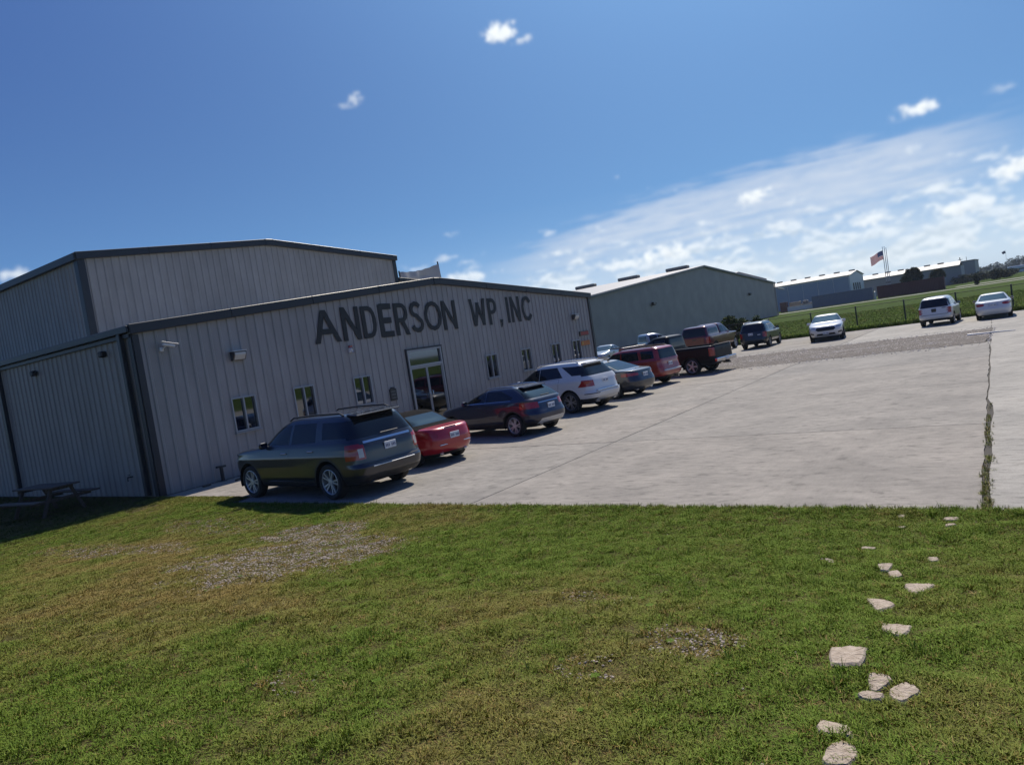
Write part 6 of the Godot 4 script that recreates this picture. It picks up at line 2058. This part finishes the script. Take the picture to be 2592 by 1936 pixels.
	for i in 26000:
		var u := rng.randf()
		var x := 49.55 + 42.0 * u * u
		var z := rng.randf_range(-24.0 - (x - 49.0) * 0.6, 8.0)
		var k := rng.randf_range(0.6, 1.4)
		var near := exp(-(x - 49.5) / 2.6)
		var h := rng.randf_range(0.12, 0.26) + near * rng.randf_range(0.05, 0.35)
		tf.append(Transform3D(Basis(Vector3.UP, rng.randf() * TAU).scaled(Vector3(0.28 + 0.12 * (1.0 - near), h, 0.28 + 0.12 * (1.0 - near))), Vector3(x, -0.06, z)))
		cf.append(Color(0.085 * k, 0.145 * k, 0.016 * k) if rng.randf() < 0.88 else Color(0.14 * k, 0.135 * k, 0.04 * k))
	tag(scatter("field_grass", tuft_mesh(10, 51), MT.grass_blade, tf, cf), "rough green field grass growing taller along the fence", "grass", "", "stuff")

var stone_spots := []

func build_stones() -> void:
	var S := [
		[[4.305, -1.145], [4.401, -0.959], [4.028, -0.933], [3.999, -1.077]],
		[[3.978, -0.888], [4.016, -0.804], [3.913, -0.754], [3.757, -0.812], [3.801, -0.857]],
		[[3.815, -0.764], [3.912, -0.697], [3.823, -0.614], [3.652, -0.677], [3.684, -0.736]],
		[[3.686, -0.889], [3.743, -0.85], [3.717, -0.765], [3.635, -0.768], [3.639, -0.856]],
		[[4.927, -0.99], [4.919, -0.794], [4.658, -0.818], [4.673, -0.918]],
		[[5.569, -1.204], [5.563, -1.072], [5.421, -0.964], [5.178, -1.043]],
		[[6.076, -1.016], [6.136, -0.815], [6.005, -0.789], [5.737, -0.864], [5.812, -0.955]],
		[[6.594, -1.286], [6.657, -1.164], [6.428, -1.171], [6.426, -1.238]],
		[[6.416, -1.182], [6.459, -1.109], [6.309, -1.048], [6.226, -1.114]],
		[[7.291, -1.534], [7.325, -1.415], [7.231, -1.415], [7.199, -1.525]],
		[[8.508, -0.972], [8.532, -0.837], [8.419, -0.821], [8.409, -0.964]],
		[[8.235, -0.933], [8.296, -0.859], [8.19, -0.82], [8.133, -0.916]],
		[[3.308, -0.982], [3.327, -0.935], [3.31, -0.847], [3.173, -0.791], [3.164, -0.869], [3.155, -0.946]],
		[[3.001, -0.884], [3.098, -0.862], [3.13, -0.804], [3.02, -0.742], [2.90, -0.77], [2.90, -0.865]],
		[[6.795, -1.755], [6.787, -1.683], [6.688, -1.654], [6.693, -1.723]],
		[[8.602, -1.423], [8.613, -1.319], [8.512, -1.324], [8.51, -1.402]],
		[[7.014, -0.962], [7.019, -0.88], [6.892, -0.861], [6.872, -0.939]],
		[[8.161, -1.355], [8.185, -1.275], [8.094, -1.288]]]
	var L := ["squarest pale flagstone, with a straight seam line across it", "flagstone leaning against its broken neighbours, the upper of the trio", "pointed pinkish flagstone, the largest of the broken trio", "thin sliver of flagstone, the smallest of the broken trio", "notched flagstone lying alone below the triangular one", "triangular tan flagstone between the notched one and the broad one", "broad tan flagstone with a ragged lower edge, lying farthest from the gravel", "small flagstone paired with a mossy fragment, the upper of that pair", "mossy small fragment, the lower of its pair", "small bright white stone lying by itself in the grass", "flat pale stone near the weedy crack, closest to the concrete", "whitish stone just below the flat pale one near the weedy crack", "long mottled flagstone beside the palest flagstone of the path", "palest flagstone, at the start of the stone path", "small half-buried yellowish stone apart from the path", "half-buried stone sliver close to the slab edge", "grass-covered stone on the side of the path towards the crack", "tiny stone chip half hidden in the grass near the slab edge"]
	var r := RandomNumberGenerator.new()
	r.seed = 9
	for i in S.size():
		var c := Vector2.ZERO
		for p in S[i]: c += Vector2(p[0], p[1])
		c /= S[i].size()
		var rad := 0.0
		for p in S[i]: rad += c.distance_to(Vector2(p[0], p[1])) / S[i].size()
		stone_spots.append(Vector3(c.x, c.y, rad * 0.62))
		var y := lawn_y(c.x, c.y)
		var hgt := 0.010 if i in [14, 15, 16, 17] else (0.030 if i in [0, 3] else 0.017)
		# edge roughened, top slightly domed and tilted with the ground
		var ring := []
		var m: int = S[i].size()
		for j in m:
			var a := Vector2(S[i][j][0], S[i][j][1]) - c
			var b := Vector2(S[i][(j + 1) % m][0], S[i][(j + 1) % m][1]) - c
			for k in 4:
				var p := a.lerp(b, k / 4.0)
				p *= 1.0 + r.randf_range(-0.05, 0.05) + (0.05 if k == 2 else 0.0) - (0.06 if k == 0 else 0.0)
				ring.append(p)
		var mb := MB.new()
		var q := ring.size()
		var ht := func(p: Vector2) -> float: return lawn_y(c.x + p.x, c.y + p.y) - y + hgt
		var cen := Vector3(0, ht.call(Vector2.ZERO) + 0.004, 0)
		for j in q:
			var a: Vector2 = ring[j]
			var b: Vector2 = ring[(j + 1) % q]
			var ta := Vector3(a.x * 0.9, ht.call(a) + r.randf_range(-0.002, 0.002), a.y * 0.9)
			var tb := Vector3(b.x * 0.9, ht.call(b), b.y * 0.9)
			var ea := Vector3(a.x, ht.call(a) - 0.012, a.y)
			var eb := Vector3(b.x, ht.call(b) - 0.012, b.y)
			var ga := Vector3(a.x * 1.02, ht.call(a) - 0.09, a.y * 1.02)
			var gb := Vector3(b.x * 1.02, ht.call(b) - 0.09, b.y * 1.02)
			for t in [[cen, ta, tb], [ta, ea, eb], [ta, eb, tb], [ea, ga, gb], [ea, gb, eb]]:
				var k: Vector3 = ((t[1] - t[0]) as Vector3).cross(t[2] - t[0]).normalized()
				var outd: Vector3 = (t[0] + t[1] + t[2]) / 3.0 + Vector3(0, 0.02, 0)
				if k.dot(Vector3(outd.x, 0.05, outd.z)) < 0.0: k = -k
				mb.tri(t[0], t[1], t[2], k, k, k)
		tag(top(mb, "flagstone", MT.stone, Vector3(c.x, y, c.y)), L[i], "stone", "stepping stones in the lawn")
	# stick on the far concrete
	var st := MB.new()
	st.tube(PackedVector3Array([Vector3(0, 0.02, -0.75), Vector3(-0.1, 0.03, -0.2), Vector3(0.02, 0.03, 0.2), Vector3(-0.05, 0.02, 0.85)]), 0.05, 0.015, 7)
	tag(top(st, "bleached_stick", MT.white_metal, Vector3(34.5, 0.004, -1.55)), "pale stick lying across the concrete crack by the gravel strip", "stick")

# ---------------------------------------------------------------- sky
func sky_image() -> Image:
	var W := 2048
	var H := 1024
	var data := PackedFloat32Array()
	data.resize(W * H * 4)
	var n1 := FastNoiseLite.new()
	n1.seed = 5
	n1.frequency = 1.0
	n1.fractal_octaves = 5
	n1.fractal_gain = 0.55
	var n2 := FastNoiseLite.new()
	n2.seed = 8
	n2.frequency = 1.0
	n2.fractal_octaves = 4
	var sun := sun_dir()
	# separate small clouds: azimuth (from +x towards -z), elevation, half sizes, strength
	var puffs := [[32.7, 22.3, 1.45, 0.85, 1.0], [31.2, 21.7, 0.8, 0.35, 0.6], [44.6, 19.4, 0.75, 0.6, 0.55], [45.6, 19.0, 0.9, 0.2, 0.3], [5.1, 11.1, 1.6, 0.55, 1.0], [16.2, 7.8, 1.5, 0.7, 1.0], [15.7, 8.0, 0.9, 0.55, 1.0], [0.2, 6.0, 1.9, 0.9, 1.0], [-0.3, 6.3, 1.2, 0.7, 1.0], [25.6, 11.2, 0.5, 0.12, 0.35], [4.4, 5.9, 1.5, 0.4, 0.5], [38.4, 5.6, 2.4, 0.5, 0.75], [22.4, 4.9, 2.6, 1.0, 0.95], [25.5, 4.6, 2.6, 0.7, 0.8], [14.6, 5.4, 1.5, 0.55, 0.6], [0.5, 11.0, 0.9, 0.3, 0.3], [68.6, 9.2, 1.3, 0.45, 0.7], [31.0, 6.3, 1.5, 0.3, 0.6], [8.5, 4.6, 2.0, 0.7, 0.8], [3.0, 4.3, 2.4, 0.8, 0.8], [-8.0, 9.0, 2.0, 0.8, 0.9], [-16.0, 14.0, 1.8, 0.8, 0.9], [-30.0, 8.0, 2.6, 1.0, 0.9], [85.0, 16.0, 1.4, 0.6, 0.8], [110.0, 11.0, 2.0, 0.8, 0.8], [-60.0, 18.0, 1.8, 0.8, 0.8], [150.0, 9.0, 2.4, 0.9, 0.8], [-110.0, 12.0, 2.2, 0.9, 0.8]]
	for j in H:
		var el := 90.0 - (j + 0.5) / H * 180.0
		for i in W:
			# column to direction: u = atan2(x, -z) / TAU
			var a := (i + 0.5) / W * TAU
			var at := (j * W + i) * 4
			var ce := cos(deg_to_rad(el))
			var d := Vector3(sin(a) * ce, sin(deg_to_rad(el)), -cos(a) * ce)
			var c := Vector3(0.30, 0.33, 0.36)
			if el > -1.0:
				var az := rad_to_deg(atan2(-d.z, d.x))
				var gam := rad_to_deg(acos(clampf(d.dot(sun), -1.0, 1.0)))
				var e := maxf(el, 0.0)
				c = Vector3(0.011, 0.038, 0.240).lerp(Vector3(0.21, 0.47, 0.80), exp(-e / 11.0))
				c += Vector3(0.64, 1.17, 1.60) * exp(-gam / 17.5)
				if e < 40.0:
					var v1 := n1.get_noise_3d(d.x * 28.0, d.y * 40.0, d.z * 28.0)
					var white := Vector3(0.92, 0.97, 1.0)
					var side := 0.3 + 0.7 * sm(64.0, 26.0, absf(az - 2.0))
					# thin high veil, drawn out along the wind
					if az > -12.0 and az < 46.0 and e < 13.0:
						var topv := 9.75 - pow((az - 9.0) / 24.0, 2.0) * 3.0
						var lowv := 6.6 - 0.02 * az + 0.06 * maxf(0.0, 9.0 - az)
						var streak := n2.get_noise_3d(d.x * 7.0, (d.y + az * 0.00055) * 150.0, d.z * 7.0)
						var fray := n2.get_noise_3d(d.x * 24.0 + 9.0, d.y * 120.0, d.z * 24.0)
						var up := sm(topv + 0.75, topv - 0.75, e + streak * 1.3 + fray * 0.5)
						var dn := 0.45 + 0.55 * sm(lowv - 1.6, lowv + 0.8, e + streak * 1.4)
						var veil := up * dn * sm(-3.0, 7.0, az) * sm(42.0, 27.0, az)
						c = c.lerp(Vector3(0.70, 0.75, 0.83), clampf(veil * (0.58 + streak * 0.22 + fray * 0.18), 0.0, 0.75))
					# haze and banked cumulus near the horizon
					if e < 10.0:
						c = c.lerp(Vector3(0.68, 0.77, 0.83), side * 0.80 * exp(-pow(e / 4.6, 2.0)))
						var v3 := n1.get_noise_3d(d.x * 10.0 + 7.0, d.y * 26.0, d.z * 10.0)
						var v4 := n2.get_noise_3d(d.x * 40.0, d.y * 80.0, d.z * 40.0 + 3.0)
						var v5 := n2.get_noise_3d(d.x * 40.0, d.y * 80.0 + 0.35, d.z * 40.0 + 3.0)
						var dens := v3 * 0.9 + v4 * 0.45 + 0.26 * side - absf(e - 2.4) * 0.10
						var m := sm(-0.05, 0.40, dens) * (0.25 + 0.75 * side)
						var sh := clampf(0.58 + (v4 - v5) * 1.7 + v3 * 0.5, 0.1, 1.0)
						c = c.lerp(Vector3(0.58, 0.66, 0.72).lerp(white, sh), m * 0.58)
					for p in puffs:
						var dx: float = (az - p[0]) * ce / p[2]
						var dy: float = (e - p[1]) / p[3]
						if absf(dx) > 1.7 or absf(dy) > 1.9: continue
						var v2 := n2.get_noise_3d(d.x * 85.0, d.y * 105.0, d.z * 85.0)
						if dy < 0.0: dy *= 1.25
						var den: float = 1.0 - sqrt(dx * dx + dy * dy) + v1 * 0.55 + v2 * 0.62
						var m: float = sm(0.05, 0.75, den) * p[4]
						var sh := clampf(0.80 + dy * 0.22 + v2 * 0.5, 0.35, 1.0)
						c = c.lerp(Vector3(0.60, 0.66, 0.72).lerp(white, sh), m)
			data[at] = c.x
			data[at + 1] = c.y
			data[at + 2] = c.z
			data[at + 3] = 1.0
	return Image.create_from_data(W, H, false, Image.FORMAT_RGBAF, data.to_byte_array())

func sun_dir() -> Vector3:
	var el := deg_to_rad(48.0)
	var az := deg_to_rad(12.0)
	return Vector3(cos(el) * cos(az), sin(el), -cos(el) * sin(az))

func _ready() -> void:
	# ------------------------------------------------ camera, sky, sun, exposure
	var cam := Camera3D.new()
	cam.name = "camera"
	add_child(cam)
	cam.position = Vector3(0, 2.5, 0)
	cam.rotation = Vector3(deg_to_rad(-3.0428), deg_to_rad(-53.9933), deg_to_rad(-8.7668))
	cam.fov = 55.33
	cam.near = 0.05
	cam.far = 4000.0
	cam.current = true
	var env := Environment.new()
	env.background_mode = Environment.BG_SKY
	var sky := Sky.new()
	var pano := PanoramaSkyMaterial.new()
	pano.panorama = ImageTexture.create_from_image(sky_image())
	pano.energy_multiplier = 1.0
	sky.sky_material = pano
	env.sky = sky
	env.background_energy_multiplier = 1.0
	env.tonemap_mode = Environment.TONE_MAPPER_LINEAR
	env.tonemap_exposure = 1.08
	env.sdfgi_enabled = true
	env.ssao_enabled = true
	env.ssil_enabled = true
	env.fog_enabled = true
	env.fog_density = 0.00025
	env.fog_light_color = Color(0.80, 0.87, 0.93)
	var we := WorldEnvironment.new()
	we.name = "world_environment"
	we.environment = env
	add_child(we)
	var sun := DirectionalLight3D.new()
	sun.name = "sun"
	add_child(sun)
	sun.look_at_from_position(sun_dir() * 50.0, Vector3.ZERO, Vector3.UP)
	sun.light_energy = 1.55
	sun.light_color = Color(1.0, 0.955, 0.89)
	sun.light_angular_distance = 0.53
	sun.shadow_enabled = true
	# ------------------------------------------------ the place
	lawn_noise.seed = 3
	lawn_noise.frequency = 0.02
	patch_noise.seed = 21
	patch_noise.frequency = 0.02
	patch_noise.fractal_octaves = 4
	make_materials()
	build_ground()
	build_office()
	build_tall()
	far_buildings()
	plants()
	fence()
	build_sign()
	fixtures()
	build_cars()
	build_stones()
	build_lawn()
